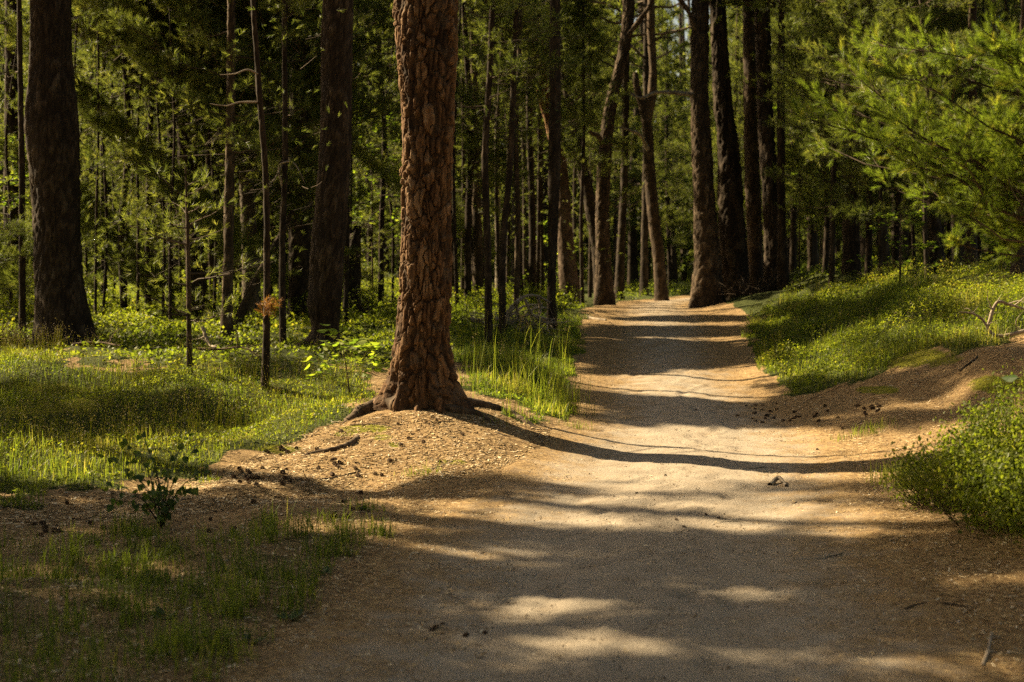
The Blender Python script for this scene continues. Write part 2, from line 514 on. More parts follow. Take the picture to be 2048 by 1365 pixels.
def voro(u, v, nu, seed):
    """cell noise on a cylinder: distance to the nearest cell border, and a number per cell"""
    iu, iv = np.floor(u).astype(np.int64), np.floor(v).astype(np.int64)
    f1 = np.full(u.shape, 9.); f2 = np.full(u.shape, 9.); cid = np.zeros(u.shape)
    for a in (-1, 0, 1):
        for b in (-1, 0, 1):
            cu, cv = iu + a, iv + b
            w = np.mod(cu, nu)
            jx, jy = _hash(w, cv, 0 * w, seed), _hash(w, cv, 0 * w + 1, seed)
            d = np.hypot(cu + .1 + .8 * jx - u, cv + .1 + .8 * jy - v)
            c = _hash(w, cv, 0 * w + 2, seed)
            nearer = d < f1
            f2 = np.where(nearer, f1, np.minimum(f2, d))
            cid = np.where(nearer, c, cid)
            f1 = np.minimum(f1, d)
    return f2 - f1, cid


def trunk_chunk(W, rings, nang, seed, plate=.075, depth=.018, flare=(.0, .5), lobes=(), burls=(), aspect=2.4):
    """W rows: x, y, z, radius from the ground up; returns verts, tris, attrs"""
    Q = catmull(W, rings)
    c, r = Q[:, :3], np.maximum(Q[:, 3], .004)
    z0 = c[0, 2]
    an = np.arange(nang) * 2 * np.pi / nang
    A, Z = np.meshgrid(an, c[:, 2])
    Rr = np.repeat(r[:, None], nang, 1)
    hh = Z - z0
    lob = 0
    for (ang, wdt, amt) in lobes:
        da = np.angle(np.exp(1j * (A - ang)))
        lob = lob + amt * np.exp(-(da / wdt) ** 2)
    Rr = Rr * (1 + (flare[0] + lob) * np.exp(-hh / flare[1]))
    for (ang, z, wa, wz, amt) in burls:
        da = np.angle(np.exp(1j * (A - ang)))
        Rr = Rr * (1 + amt * np.exp(-(da / wa) ** 2 - ((Z - z) / wz) ** 2))
    ca, sa = np.cos(A), np.sin(A)
    Rr = Rr * (1 + .05 * fbm(ca * 1.3, sa * 1.3, Z * 1.1, seed))
    R0 = float(np.median(r))
    nu = max(5, int(round(2 * np.pi * R0 / plate)))
    kf = R0 / plate
    wob = .55 * fbm(ca * kf * .8, sa * kf * .8, Z * .42 / plate, seed + 3)
    wo2 = .3 * fbm(ca * kf * 2.6, sa * kf * 2.6, Z * 1.3 / plate, seed + 4)
    wo3 = .9 * fbm(ca * kf * .9 + 5, sa * kf * .9, Z * .35 / plate, seed + 6)
    u = A / (2 * np.pi) * nu + wob + wo2
    v = Z / (plate * aspect) + wo3 + wo2 * .8
    e, cid = voro(u, v, nu, seed)
    e2, c2 = voro(u * 2 + 7, v * 1.6, nu * 2, seed + 9)
    ridge = fbm(ca * kf * 4, sa * kf * 4, Z * 1.0 / plate, seed + 7)
    step = np.floor((fbm(ca * kf * 1.5, sa * kf * 1.5, Z * .5 / plate, seed + 8) * .5 + .5) * 6) / 6
    cre = (1 - sstep(.03, .2, e)) * (.55 + .45 * sstep(-.5, .3, wo3))
    rv = np.abs(fbm(ca * kf * .85 + 9, sa * kf * .85, Z * .13 / plate, seed + 11, 3))
    rv2 = np.abs(fbm(ca * kf * 1.7 + 9, sa * kf * 1.7, Z * .24 / plate, seed + 12, 2))
    fur = np.maximum(1 - sstep(.02, .13, rv), .7 * (1 - sstep(.02, .1, rv2)))
    cre = np.maximum(cre * .8, fur * .9)
    prof = (.55 + .45 * cid + .35 * step) * sstep(0, .2, e) + .16 * sstep(0, .16, e2) * sstep(0, .2, e) + .13 * ridge
    prof = prof * (1 - .75 * fur)
    Rr = Rr + depth * (prof - .75) + depth * .16 * fbm(ca * kf * 6, sa * kf * 6, Z * 3 / plate, seed + 5)
    V = np.stack([c[:, 0:1] + Rr * ca, c[:, 1:2] + Rr * sa, Z + 0 * Rr], -1).reshape(-1, 3)
    T = grid_tris(rings, nang, True)
    pl = np.clip(.4 * cid + .25 * c2 + .2 * step + .3 * ridge + .05 - .1 * (1 - sstep(0, .15, e2)), 0, 1)
    return V, T, {'plate': pl.ravel(), 'crev': cre.ravel() * .85}


def limb_chunk(P, r0, r1, seed, ns=10, n=30, depth=.1):
    """one bent limb or root: a tapered tube with a rough skin"""
    Q = catmull(np.c_[P, np.linspace(r0, r1, len(P))], n)
    rad = Q[:, 3] * (1 + .16 * fbm(np.arange(n) * .5, seed, 0, seed))
    V, T = tubes(Q[None, :, :3], rad[None], ns)
    c = np.repeat(Q[:, :3], ns, 0)
    V = c + (V - c) * (1 + depth * vn(V[:, 0] * 25, V[:, 1] * 25, V[:, 2] * 25, seed))[:, None]
    pl = .5 + .4 * vn(V[:, 0] * 18, V[:, 1] * 18, V[:, 2] * 9, seed)
    return V, T, {'plate': pl, 'crev': 0.0, 'rnd': pl}


# ------------------------------------------------------------------ pine boughs
def boughs(start, az, L, pitch, up=.25, n2=8, n3=5, size=.075, leaf=1.0, K=7, rng=R, r0=.012, wig=.03, s2=.34, vol=.10):
    """start (B,3), az, L, pitch (B): limbs with side twigs and needle shoots.  returns limb tubes and shoots"""
    B = len(start)
    t = np.linspace(0, 1, K)
    bend = rng.normal(size=B) * .35
    a = az[:, None] + bend[:, None] * t[None]
    w = np.cumsum(rng.normal(size=(B, K, 3)) * wig, 1) * L[:, None, None]; w -= w[:, :1]
    P = start[:, None] + np.stack([np.cos(a) * L[:, None] * t, np.sin(a) * L[:, None] * t, L[:, None] * (np.tan(pitch)[:, None] * t + up * t ** 2)], -1) + w
    rad = (r0 * (.5 + .5 * L / L.max()))[:, None] * (1 - .82 * t)[None]
    # side twigs
    tt = np.clip(np.linspace(.22, 1, n2)[None] + rng.normal(size=(B, n2)) * .03, .1, 1)
    x = tt * (K - 1)
    i = np.clip(np.floor(x).astype(int), 0, K - 2)
    f = (x - i)[..., None]
    bi = np.arange(B)[:, None]
    p2 = P[bi, i] * (1 - f) + P[bi, i + 1] * f
    tg = P[bi, i + 1] - P[bi, i]; tg /= np.linalg.norm(tg, axis=2, keepdims=True) + 1e-9
    lat = np.cross(tg, np.array([0, 0, 1.])); lat /= np.linalg.norm(lat, axis=2, keepdims=True) + 1e-9
    side = np.where((np.arange(n2)[None] + rng.integers(0, 2, (B, 1))) % 2 == 0, 1., -1.)
    ang = rng.uniform(.55, 1.15, (B, n2))
    d2 = tg * np.cos(ang)[..., None] + lat * (side * np.sin(ang))[..., None] + np.array([0, 0, 1.]) * rng.uniform(-.2, .45, (B, n2))[..., None]
    d2 /= np.linalg.norm(d2, axis=2, keepdims=True)
    l2 = L[:, None] * (.08 + s2 * (1.05 - tt)) * rng.uniform(.6, 1.3, (B, n2))
    k2 = np.array([0, .5, 1.])
    P2 = p2[:, :, None] + d2[:, :, None] * (l2[..., None, None] * k2[None, None, :, None]) + np.array([0, 0, 1.]) * (l2[..., None, None] * .16 * (k2 ** 2)[None, None, :, None])
    P2 = P2 + rng.normal(size=P2.shape) * (.05 * l2)[..., None, None] * k2[None, None, :, None]
    # shoots
    t3 = np.clip(np.linspace(.3, 1, n3)[None, None] + rng.normal(size=(B, n2, n3)) * .06, .15, 1)
    q = p2[:, :, None] + d2[:, :, None] * (l2[..., None] * t3)[..., None] + np.array([0, 0, 1.]) * (l2[..., None] * .16 * t3 ** 2)[..., None]
    d3 = d2[:, :, None] + rng.normal(size=(B, n2, n3, 3)) * .55 + np.array([0, 0, .3])
    d3 /= np.linalg.norm(d3, axis=3, keepdims=True)
    q = q + d3 * (rng.random((B, n2, n3)) * vol)[..., None]
    lf = np.broadcast_to(np.asarray(leaf), (B,))
    kp = rng.random((B, n2, n3)) < lf[:, None, None]
    sz = size * rng.uniform(.75, 1.25, (B, n2, n3))
    return P, rad, P2.reshape(-1, 3, 3), q[kp], d3[kp], sz[kp]


def bough_chunks(res, tm, twig_r=.004, ns=4, prune=None, rng=R, rnd_shift=0., mats=(0, 1), drop_limbs=True):
    P, rad, P2, q, d, s = res
    out = []
    if prune is not None and drop_limbs:
        k = opened(P.reshape(-1, 3), .05)[1].reshape(P.shape[:2])[:, 1:].mean(1) < .45
        P, rad = P[k], rad[k]
    v, t = tubes(P, rad, ns)
    out.append((v, t, mats[0], {'rnd': np.repeat(rng.random(len(P)), P.shape[1] * ns)}))
    if prune is not None:
        k = prune(q)
        q, d, s = q[k], d[k], s[k]
        k2 = prune(P2[:, 2]) if len(P2) else []
        P2 = P2[k2]
    if len(P2):
        v, t = tubes(P2, np.tile(np.array([twig_r, twig_r * .75, twig_r * .35]), (len(P2), 1)), 3)
        out.append((v, t, mats[0], {'rnd': np.repeat(rng.random(len(P2)), 9)}))
    h = rng.random(len(q)) < .5
    clump = .5 + .3 * fbm(q[:, 0] * 1.6, q[:, 1] * 1.6, q[:, 2] * 1.6, 23, 2) + rnd_shift if len(q) else np.zeros(0)
    for sel, (tv, tt) in ((h, tm[0]), (~h, tm[1])):
        if sel.sum():
            v, t, r = stamp(tv, tt, q[sel], d[sel], s[sel], np.clip(clump[sel] + rng.normal(size=sel.sum()) * .17, 0, 1), rng)
            out.append((v, t, mats[1], {'rnd': r}))
    return out


def axis_pts(W, z):
    W = np.asarray(W)
    return np.stack([np.interp(z, W[:, 2], W[:, 0]), np.interp(z, W[:, 2], W[:, 1]), z], -1)


def young_crown(W, zlo, ztop, Lmax, rng, tm=T_MID, size=.08, prune=None, dense=1.0, whorl=.36, n2=8, n3=5, dead_below=None, r0=.014, shift=0., per=(3, 6), drop=True):
    """foliage of a slim young pine between zlo and ztop along the trunk axis W"""
    zs, az = [], []
    z = zlo
    while z < ztop:
        k = rng.integers(*per)
        a0 = rng.random() * 6.28
        for j in range(k):
            zs.append(z + rng.normal() * .06); az.append(a0 + j * 6.28 / k + rng.normal() * .3)
        z += whorl * rng.uniform(.75, 1.3)
    zs, az = np.array(zs), np.array(az)
    f = (zs - zlo) / (ztop - zlo)
    L = Lmax * np.clip(np.minimum(.65 + 1.6 * f, 1.08 - f * .85), .15, 1) * rng.uniform(.55, 1.15, len(zs))
    pitch = rng.normal(size=len(zs)) * .12 + .05 + .35 * f
    leaf = np.full(len(zs), dense)
    if dead_below is not None:
        leaf = np.where(zs < dead_below, dense * .12, dense)
    res = boughs(axis_pts(W, zs), az, L, pitch, .1, n2, n3, size, leaf, 6, rng, r0)
    return bough_chunks(res, tm, .0045, 4, prune, rng, shift, (0, 1), drop)


def mature_crown(W, zlo, ztop, Lmax, rng, prune, tm=T_CAN, size=.17, nb=60, n2=8, n3=5):
    zs = rng.uniform(zlo, ztop, nb)
    f = (zs - zlo) / (ztop - zlo)
    L = Lmax * (1 - .7 * f ** 1.5) * rng.uniform(.5, 1.15, nb)
    res = boughs(axis_pts(W, zs), rng.random(nb) * 6.28, L, rng.normal(size=nb) * .2 + .12, .18, n2, n3, size, 1., 6, rng, .045, .05, .34, .25)
    return bough_chunks(res, tm, .012, 4, prune, rng)


TREES = []


def pine(d, way, H, mat, label, group=None, cat='tree', name='pine_tree', rings=None, nang=None, seed=None, plate=.075, depth=.015, flare=(.25, .35),
         lobes=(), burls=(), crown=None, extra=None, aspect=2.4, topr=.25, bend=0.6):
    """way: photo pixels (px, py, width px) from the base up at depth d"""
    seed = seed if seed is not None else len(TREES) * 13 + 5
    W = []
    for k, (px, py, w) in enumerate(way):
        p = at(px, py, d)
        if k == 0:
            p[2] = hgt(p[0], p[1]) - .06
        W.append([*p, w * d / F / 2])
    W = np.array(W)
    W = W[np.r_[True, np.diff(W[:, 2]) > .02]]
    top = W[-1].copy()
    z0 = W[0, 2]
    if H > top[2] - z0 + .5:
        sl = (W[-1] - W[-2])[:2] / max(W[-1, 2] - W[-2, 2], .1) * bend
        dz = z0 + H - top[2]
        W = np.vstack([W, [*(top[:2] + sl * dz * .45), top[2] + dz * .5, top[3] * (1 + topr) / 2], [*(top[:2] + sl * dz * .7), z0 + H, top[3] * topr]])
    px_w = max(w for _, _, w in way)
    rings = rings or int(np.clip(H * 16, 60, 420)) if rings is None else rings
    nang = nang or int(np.clip(px_w * .9, 14, 80))
    base = W[0, :3] + np.array([0, 0, .06])
    root = obj(name, None, None, base, label, cat, group)
    v, t, a = trunk_chunk(W, rings, nang, seed, plate, depth, flare, lobes, burls, aspect)
    obj('trunk', mesh('trunk', [(v, t, 0, a)], [mat], True, base), root)
    if crown:
        ch = crown(W, np.random.default_rng(seed + 1))
        if ch:
            obj('crown', mesh('crown', ch, [M['twig'], M['needle']], False, base), root)
    TREES.append((root, W, base))
    return root, W, base


# ------------------------------------------------------------------ world, sun, camera
w = bpy.data.worlds.new("World"); scene.world = w; w.use_nodes = True
wt = w.node_tree; wt.nodes.clear()
sky = wt.nodes.new('ShaderNodeTexSky'); sky.sky_type = 'NISHITA'; sky.sun_disc = False
sky.sun_elevation = EL; sky.sun_rotation = math.atan2(SH[0], SH[1]); sky.dust_density = 3.0; sky.air_density = 1.0; sky.ozone_density = .6
tint = wt.nodes.new('ShaderNodeMix'); tint.data_type = 'RGBA'; tint.blend_type = 'MULTIPLY'; tint.inputs['Factor'].default_value = 1
tint.inputs['B'].default_value = (1.0, .87, .68, 1)
bg = wt.nodes.new('ShaderNodeBackground'); bg.inputs[1].default_value = .052
wo = wt.nodes.new('ShaderNodeOutputWorld')
wt.links.new(sky.outputs[0], tint.inputs['A']); wt.links.new(tint.outputs['Result'], bg.inputs[0]); wt.links.new(bg.outputs[0], wo.inputs[0])
sl = bpy.data.lights.new('sun', 'SUN'); sl.energy = 5.0; sl.angle = math.radians(.55); sl.color = (1, .81, .5)
so = bpy.data.objects.new('sun', sl); COL.objects.link(so)
so.rotation_euler = Vector(-S).to_track_quat('-Z', 'Y').to_euler()
cam = bpy.data.cameras.new('camera'); cam.lens = 36 * F / 2048; cam.sensor_width = 36; cam.clip_end = 600; cam.clip_start = .05
cam.dof.use_dof = True; cam.dof.focus_distance = 12.3; cam.dof.aperture_fstop = 2.4
co = bpy.data.objects.new('camera', cam); COL.objects.link(co)
co.location = (0, 0, CAMH); co.rotation_euler = (math.pi / 2 - PITCH, 0, 0)
scene.camera = co
vs = scene.view_settings; vs.view_transform = 'Standard'; vs.look = 'None'; vs.exposure = 1.8; vs.gamma = 1
cy = scene.cycles
cy.max_bounces = 6; cy.diffuse_bounces = 4; cy.glossy_bounces = 2; cy.transmission_bounces = 4; cy.transparent_max_bounces = 4
cy.sample_clamp_indirect = 6; cy.use_adaptive_sampling = True; cy.adaptive_threshold = .015
cy.use_denoising = False
try:
    cy.denoiser = 'OPENIMAGEDENOISE'; cy.denoising_input_passes = 'RGB_ALBEDO_NORMAL'
except Exception:
    pass

LITSPH += [(-.85, 12.5, .9, .45, .97), (-.85, 12.5, 1.7, .45, .97), (-.85, 12.5, 2.5, .45, .97), (-.85, 12.5, 3.3, .45, .97), (-.85, 12.5, 4.1, .45, .9),
           (2.05, 7.9, 2.75, .42, .95), (2.5, 7.9, 2.7, .42, .95), (2.85, 7.9, 2.5, .42, .95), (2.7, 7.7, .75, .5, .8),
           (.72, 31, 6.3, .5, 1), (.95, 31, 4.6, .5, 1), (2.3, 32, 6.0, .5, 1), (2.2, 32, 5, .5, 1), (2.0, 32, 3.5, .4, .9), (4.1, 30, 3, .5, .9), (4.1, 30, 4.6, .5, .9),
           (4.3, 38.5, 1.2, 2.4, .97), (2.6, 36, 2.5, 1.5, .9), (4.5, 44, 4, 2.5, .9), (2.75, 8.2, .9, .5, .95), (3.1, 8.6, 1.1, .5, .9), (-3.0, 30, 2.6, 1.1, .95), (3.1, 30, 3.8, .5, .9), (5.5, 20, 1.9, .5, .9)]

# ------------------------------------------------------------------ ground regions, in photo pixels on the ground
G_LEFT = [(-700, 690), (0, 705), (200, 728), (450, 735), (600, 735), (735, 755), (715, 815), (640, 838), (560, 885), (400, 950), (250, 965), (0, 1000), (-700, 1010)]
G_MID = [(905, 690), (1000, 640), (1165, 622), (1172, 700), (1150, 835), (1090, 850), (990, 800), (925, 770)]
G_RIGHT = [(1488, 655), (1600, 592), (1750, 566), (2600, 556), (2600, 610), (2048, 655), (1930, 690), (1720, 762), (1560, 800), (1500, 735)]
G_FORE = [(-500, 1050), (250, 1075), (740, 1030), (770, 1100), (650, 1190), (500, 1320), (400, 1400), (200, 1700), (-500, 1700)]
B_LEFT = [(-700, 560), (1160, 560), (1160, 625), (1000, 640), (900, 705), (740, 750), (600, 735), (450, 732), (200, 722), (0, 700), (-700, 690)]
B_FAR = [(1225, 560), (1395, 560), (1385, 608), (1340, 606), (1225, 612)]
B_RIGHT = [(1560, 540), (2600, 520), (2600, 560), (1750, 568), (1600, 595)]


def region(x, y, polys):
    z = hgt(x, y)
    px, py, w = project(np.stack([x, y, z], -1))
    px = px + (60 * vn(x * 2.2, y * 2.2, 0, 61) + 30 * vn(x * 6, y * 6, 0, 62)) * 10 / np.maximum(w, 4)
    py = py + (22 * vn(x * 2.2, y * 2.2, 0, 63) + 12 * vn(x * 6, y * 6, 0, 64)) * 10 / np.maximum(w, 4)
    r = np.zeros(len(x), bool)
    for p in polys:
        r |= inpoly(px, py, p)
    off = np.abs(x - pcx(y)) > phw(y) * (1.0 + .12 * vn(x * 2, y * 2, 0, 8))
    return r & (w > 2) & (off | (y > 46))


def axis_pos(lo, hi, a, b, fine, coarse_grow=1.16):
    mid = list(np.arange(a, b + 1e-6, fine))
    s, up = fine, []
    x = b
    while x < hi:
        s *= coarse_grow; x += s; up.append(x)
    s, dn = fine, []
    x = a
    while x > lo:
        s *= coarse_grow; x -= s; dn.append(x)
    return np.array(dn[::-1] + mid + up)


gx = axis_pos(-260, 260, -6.5, 6.5, .06)
gy = np.concatenate([np.arange(-60, -12, 4), np.arange(-12, 3.8, .6), np.arange(3.8, 18, .06), np.arange(18, 36, .14), axis_pos(36, 420, 36, 36.2, .2, 1.09)[4:]])
gy = np.unique(np.round(gy, 3))
X, Y = np.meshgrid(gx, gy)
Z = hgt(X, Y)
sd = np.abs(X - pcx(Y)) / phw(Y)
inside = sstep(.94, .8, sd) * sstep(62, 55, Y)
V = np.stack([X, Y, Z - .07 * inside], -1).reshape(-1, 3)
fx, fy = X.ravel(), Y.ravel()
gr = region(fx, fy, [G_LEFT, G_MID, G_RIGHT, B_LEFT, B_FAR, B_RIGHT]).astype(float) + .38 * region(fx, fy, [G_FORE])
gr = np.where(fy > 24, np.where(sd.ravel() > 1.2, 1.0, gr), gr)
gr = np.where(fy > 48, 1.0, gr)
mossy = [(760, 875, 30, 7), (690, 868, 26, 6), (900, 925, 40, 6), (560, 900, 60, 12), (730, 858, 60, 10), (60, 800, 200, 40), (1820, 715, 130, 25), (790, 890, 20, 8), (1760, 780, 60, 10), (450, 870, 80, 16), (2010, 770, 90, 22)]
px, py, ww = project(V)
ms = np.zeros(len(V))
for (a, b, c, d) in mossy:
    ms = np.maximum(ms, np.exp(-(((px - a) / c) ** 2 + ((py - b) / d) ** 2)) * (ww > 3) * 1.0)
me = mesh('ground', [(V, grid_tris(len(gy), len(gx)), 0, {'grass': gr, 'moss': ms, 'edge': np.full(len(V), 1.0)})], [M['ground']], True)
obj('ground', me, kind='structure', label='forest floor of needle litter and moss rising in low banks')
ny = np.unique(np.round(np.concatenate([np.arange(-14, 4, .4), np.arange(4, 18, .05), np.arange(18, 36, .12), np.arange(36, 60, .4)]), 3))
ns_ = np.linspace(-1.06, 1.06, 66)
SX, SY = np.meshgrid(ns_, ny)
wob = 1 + .07 * fbm(SY * .9, np.sign(SX) * 5., 0, 31) + .05 * fbm(SY * 4, np.sign(SX) * 5., 0, 32)
PX = pcx(SY) + SX * phw(SY) * wob
rf = np.random.default_rng(915)
foot = np.zeros_like(PX)
for k in range(330):  # shallow footprints and scuffs pressed into the sand
    fy_ = 4 + 18 * rf.random() ** 1.3; fx_ = pcx(fy_) + rf.normal() * .55; an_ = rf.normal() * .35
    u_ = (PX - fx_) * math.cos(an_) - (SY - fy_) * math.sin(an_); v_ = (PX - fx_) * math.sin(an_) + (SY - fy_) * math.cos(an_)
    q_ = (u_ / .055) ** 2 + (v_ / .14) ** 2
    foot += rf.uniform(.004, .013) * (-np.exp(-q_) + .45 * np.exp(-((np.sqrt(q_) - 1.5) / .4) ** 2))
PZ = foot * sstep(.95, .7, np.abs(SX)) + hgt(PX, SY) + .007 + .006 * fbm(PX * 5, SY * 5, 0, 33) * sstep(1.0, .85, np.abs(SX)) + .004 * fbm(PX * 17, SY * 17, 0, 34) - .035 * sstep(.95, 1.06, np.abs(SX))
me = mesh('path', [(np.stack([PX, SY, PZ], -1).reshape(-1, 3), grid_tris(len(ny), 66), 0, {'edge': np.clip(np.abs(SX).ravel() ** 1.5 + .38 * sstep(11.5, 19, SY.ravel()), 0, 1), 'grass': 0., 'moss': 0.})], [M['path']], True)
obj('path', me, kind='structure', label='sandy forest path strewn with pine needles')

# ------------------------------------------------------------------ the thick pine in front
def rootP(pts, lift=0.0):
    out = []
    for (px, py, dz) in pts:
        g = ground_at(px, py); g[2] += dz + lift
        out.append(g)
    return np.array(out)


hero, HW, HB = pine(12.5, [(858, 822, 116), (853, 770, 104), (848, 700, 99), (853, 560, 96), (853, 400, 94), (856, 250, 100), (854, 110, 114), (857, 40, 113), (858, -40, 110)], 17, M['bark_red'],
     'thick reddish pine with deeply plated bark standing on the sunny mound beside the path', rings=1250, nang=200, seed=3, plate=.07, depth=.034, flare=(.08, .34),
     lobes=[(math.radians(185), .34, 1.0), (math.radians(226), .2, .5), (math.radians(258), .14, .35), (math.radians(-28), .34, .8), (math.radians(60), .4, .5), (math.radians(291), .14, .45), (math.radians(312), .12, .3)],
     burls=[(math.radians(233), 2.6, .3, 5, .1), (math.radians(185), 3.85, .45, .22, .2), (math.radians(195), 2.42, .2, .06, .13)], aspect=3.3,
     crown=lambda W, r: mature_crown(W, 9, 17, 2.6, r, lambda q: keep_mask(q, -.1, r)))
for i, (pts, r0, r1) in enumerate([
        ([(905, 808, .03), (955, 812, .02), (1010, 824, .01), (1050, 846, .015), (1080, 858, -.01), (1120, 868, -.03)], .06, .015),
        ([(880, 818, .02), (915, 824, .02), (960, 832, .012), (985, 848, .0), (995, 862, -.03)], .05, .014),
        ([(800, 818, .05), (760, 815, .03), (725, 826, .02), (700, 838, 0), (684, 848, -.03)], .085, .025),
        ([(575, 925, -.03), (620, 908, .012), (660, 903, .02), (695, 893, .022), (712, 878, .008), (716, 870, -.02)], .012, .03),
        ([(975, 862, -.01), (1010, 872, .008), (1040, 880, -.02)], .012, .012)]):
    v, t, a = limb_chunk(rootP(pts, -.012), r0, r1, 50 + i, 14, 60, .2)
    obj('root', mesh('root', [(v, t, 0, a)], [M['bark']], True, HB), hero)

# ------------------------------------------------------------------ other large pines
def mc(zlo, ztop, L, gap=-.05, nb=50):
    return lambda W, r: mature_crown(W, W[0, 2] + zlo, W[0, 2] + ztop, L, r, lambda q: keep_mask(q, gap, r), nb=nb)


def limb_child(root, base, pts3, r0, r1, mat, seed, name='branch', twigs=0, rng=None, twl=.3):
    v, t, a = limb_chunk(np.array(pts3), r0, r1, seed, 7, 26)
    o = obj(name, mesh(name, [(v, t, 0, a)], [mat], True, base), root)
    return o


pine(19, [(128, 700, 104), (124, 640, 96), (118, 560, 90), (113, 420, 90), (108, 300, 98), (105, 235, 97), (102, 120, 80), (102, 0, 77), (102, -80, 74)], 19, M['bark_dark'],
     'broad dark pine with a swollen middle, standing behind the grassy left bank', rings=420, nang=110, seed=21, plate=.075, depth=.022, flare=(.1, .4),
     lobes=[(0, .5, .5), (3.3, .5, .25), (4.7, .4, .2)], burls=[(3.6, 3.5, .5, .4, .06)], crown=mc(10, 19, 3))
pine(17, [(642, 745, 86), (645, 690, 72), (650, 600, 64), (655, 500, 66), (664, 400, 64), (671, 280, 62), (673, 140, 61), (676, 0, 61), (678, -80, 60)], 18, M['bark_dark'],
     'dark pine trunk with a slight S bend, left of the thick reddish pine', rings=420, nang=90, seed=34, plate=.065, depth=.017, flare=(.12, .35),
     lobes=[(3.2, .5, .55), (0, .4, .2)], crown=mc(10, 18, 2.6))
t4, W4, B4 = pine(30, [(1418, 606, 62), (1415, 540, 54), (1410, 420, 44), (1404, 300, 40), (1399, 180, 36), (1400, 60, 35), (1402, -60, 33)], 18, M['bark'],
     'straight rough pine right of the path crest, with a long bare side branch', rings=380, nang=56, seed=47, plate=.09, depth=.03, flare=(.15, .5), lobes=[(3.4, .5, .3), (5.2, .4, .3)],
     crown=mc(8.5, 18, 2.8))
b = [at(1388, 190, 29.9), at(1350, 186, 29.8), at(1310, 186, 29.7), at(1280, 196, 29.6), at(1262, 190, 29.6)]
limb_child(t4, B4, b, .055, .018, M['bark_pale'], 3)
b = [at(1392, 60, 29.9), at(1375, 20, 29.8), at(1350, -8, 29.7), at(1325, -20, 29.7)]
limb_child(t4, B4, b, .06, .03, M['bark'], 4)
pine(31.5, [(1467, 600, 64), (1466, 500, 56), (1462, 400, 50), (1457, 300, 40), (1446, 200, 36), (1440, 100, 33), (1432, -40, 30)], 17, M['bark_dark'],
     'weathered dark trunk with loose bark just right of the straight rough pine', rings=300, nang=50, seed=58, plate=.12, depth=.045, flare=(.1, .5), aspect=5, crown=mc(8, 17, 2.6))
pine(30, [(1548, 588, 40), (1546, 500, 34), (1540, 380, 33), (1532, 250, 31), (1527, 100, 29), (1524, -40, 27)], 17, M['bark_dark'],
     'dark trunk with lit torn bark, thicker one of a close pair by the right bank', rings=300, nang=44, seed=61, plate=.1, depth=.035, flare=(.2, .5), aspect=4, crown=mc(8, 17, 2.6))
pine(29.4, [(1568, 586, 24), (1564, 480, 18), (1562, 300, 16), (1562, 150, 15), (1566, -40, 14)], 15, M['bark_dark'],
     'slimmer smooth trunk leaning against the close dark pair by the right bank', seed=63, plate=.08, depth=.012, crown=mc(5.5, 15, 2.0, .0, 40))
pine(33, [(1512, 590, 36), (1510, 480, 32), (1504, 330, 30), (1500, 150, 27), (1498, -40, 25)], 17, M['bark'],
     'greyer pine standing back between the weathered dark trunk and the close pair', seed=66, plate=.09, depth=.022, crown=mc(8, 17, 2.4))
pine(32, [(1210, 622, 42), (1207, 540, 32), (1205, 450, 28), (1209, 330, 27), (1216, 250, 25), (1228, 180, 24), (1244, 120, 23), (1254, 60, 24), (1259, -40, 24)], 15, M['bark'],
     'S-curved pine at the left edge of the path crest, bending right higher up', rings=320, nang=44, seed=71, plate=.085, depth=.02, flare=(.15, .45), crown=mc(8.2, 15, 3.2))
cr = TREES[-1]
for i, pts in enumerate([[(1206, 292), (1196, 272), (1186, 268), (1176, 260)], [(1256, 70), (1280, 40), (1300, 10), (1312, -30)]]):
    limb_child(cr[0], cr[2], [at(a, b_, 31.9 - .15 * k) for k, (a, b_) in enumerate(pts)], .07, .03, M['bark'], 30 + i)
pine(36, [(1324, 592, 26), (1318, 520, 24), (1306, 420, 24), (1298, 320, 22), (1294, 250, 20), (1288, 222, 18), (1274, 175, 13), (1271, 145, 9)], 5.9, M['bark'],
     'forked grey pine beyond the path crest with a short snapped left arm', seed=77, plate=.08, depth=.015, topr=.6, bend=.2)
fk = TREES[-1]
limb_child(fk[0], fk[2], [at(1292, 245, 36), at(1302, 205, 36), at(1306, 150, 36), at(1302, 60, 36), at(1304, -60, 36)], .13, .09, M['bark'], 36)
limb_child(fk[0], fk[2], [at(1296, 300, 35.9), at(1280, 270, 35.7), at(1262, 262, 35.5), at(1240, 255, 35.4)], .06, .02, M['bark_pale'], 37)
pine(22, [(1104, 642, 20), (1104, 560, 17), (1106, 450, 21), (1109, 330, 24), (1110, 220, 23), (1110, 100, 22), (1111, -40, 21)], 15, M['bark_dark'],
     'dark trunk that thickens upward, between the orange leaning pine and slim poles', seed=81, plate=.06, depth=.014, crown=mc(6.5, 15, 2.2))
pine(31, [(1143, 618, 46), (1136, 540, 36), (1129, 450, 31), (1122, 340, 27), (1102, 250, 25), (1087, 190, 25), (1076, 100, 24), (1069, 20, 22), (1062, -60, 20)], 15, M['bark_orange'],
     'leaning pine whose upper trunk glows orange, left of the path crest', seed=83, plate=.085, depth=.016, flare=(.12, .5), crown=mc(8.5, 15, 2.2))
pine(34, [(1203, 600, 26), (1196, 500, 26), (1183, 420, 26), (1166, 340, 24), (1148, 250, 21), (1130, 160, 18), (1112, 60, 15)], 12, M['bark_dark'],
     'dark trunk leaning steeply left behind the S-curved pine', seed=85, plate=.09, depth=.016, crown=mc(7, 12, 2.0))
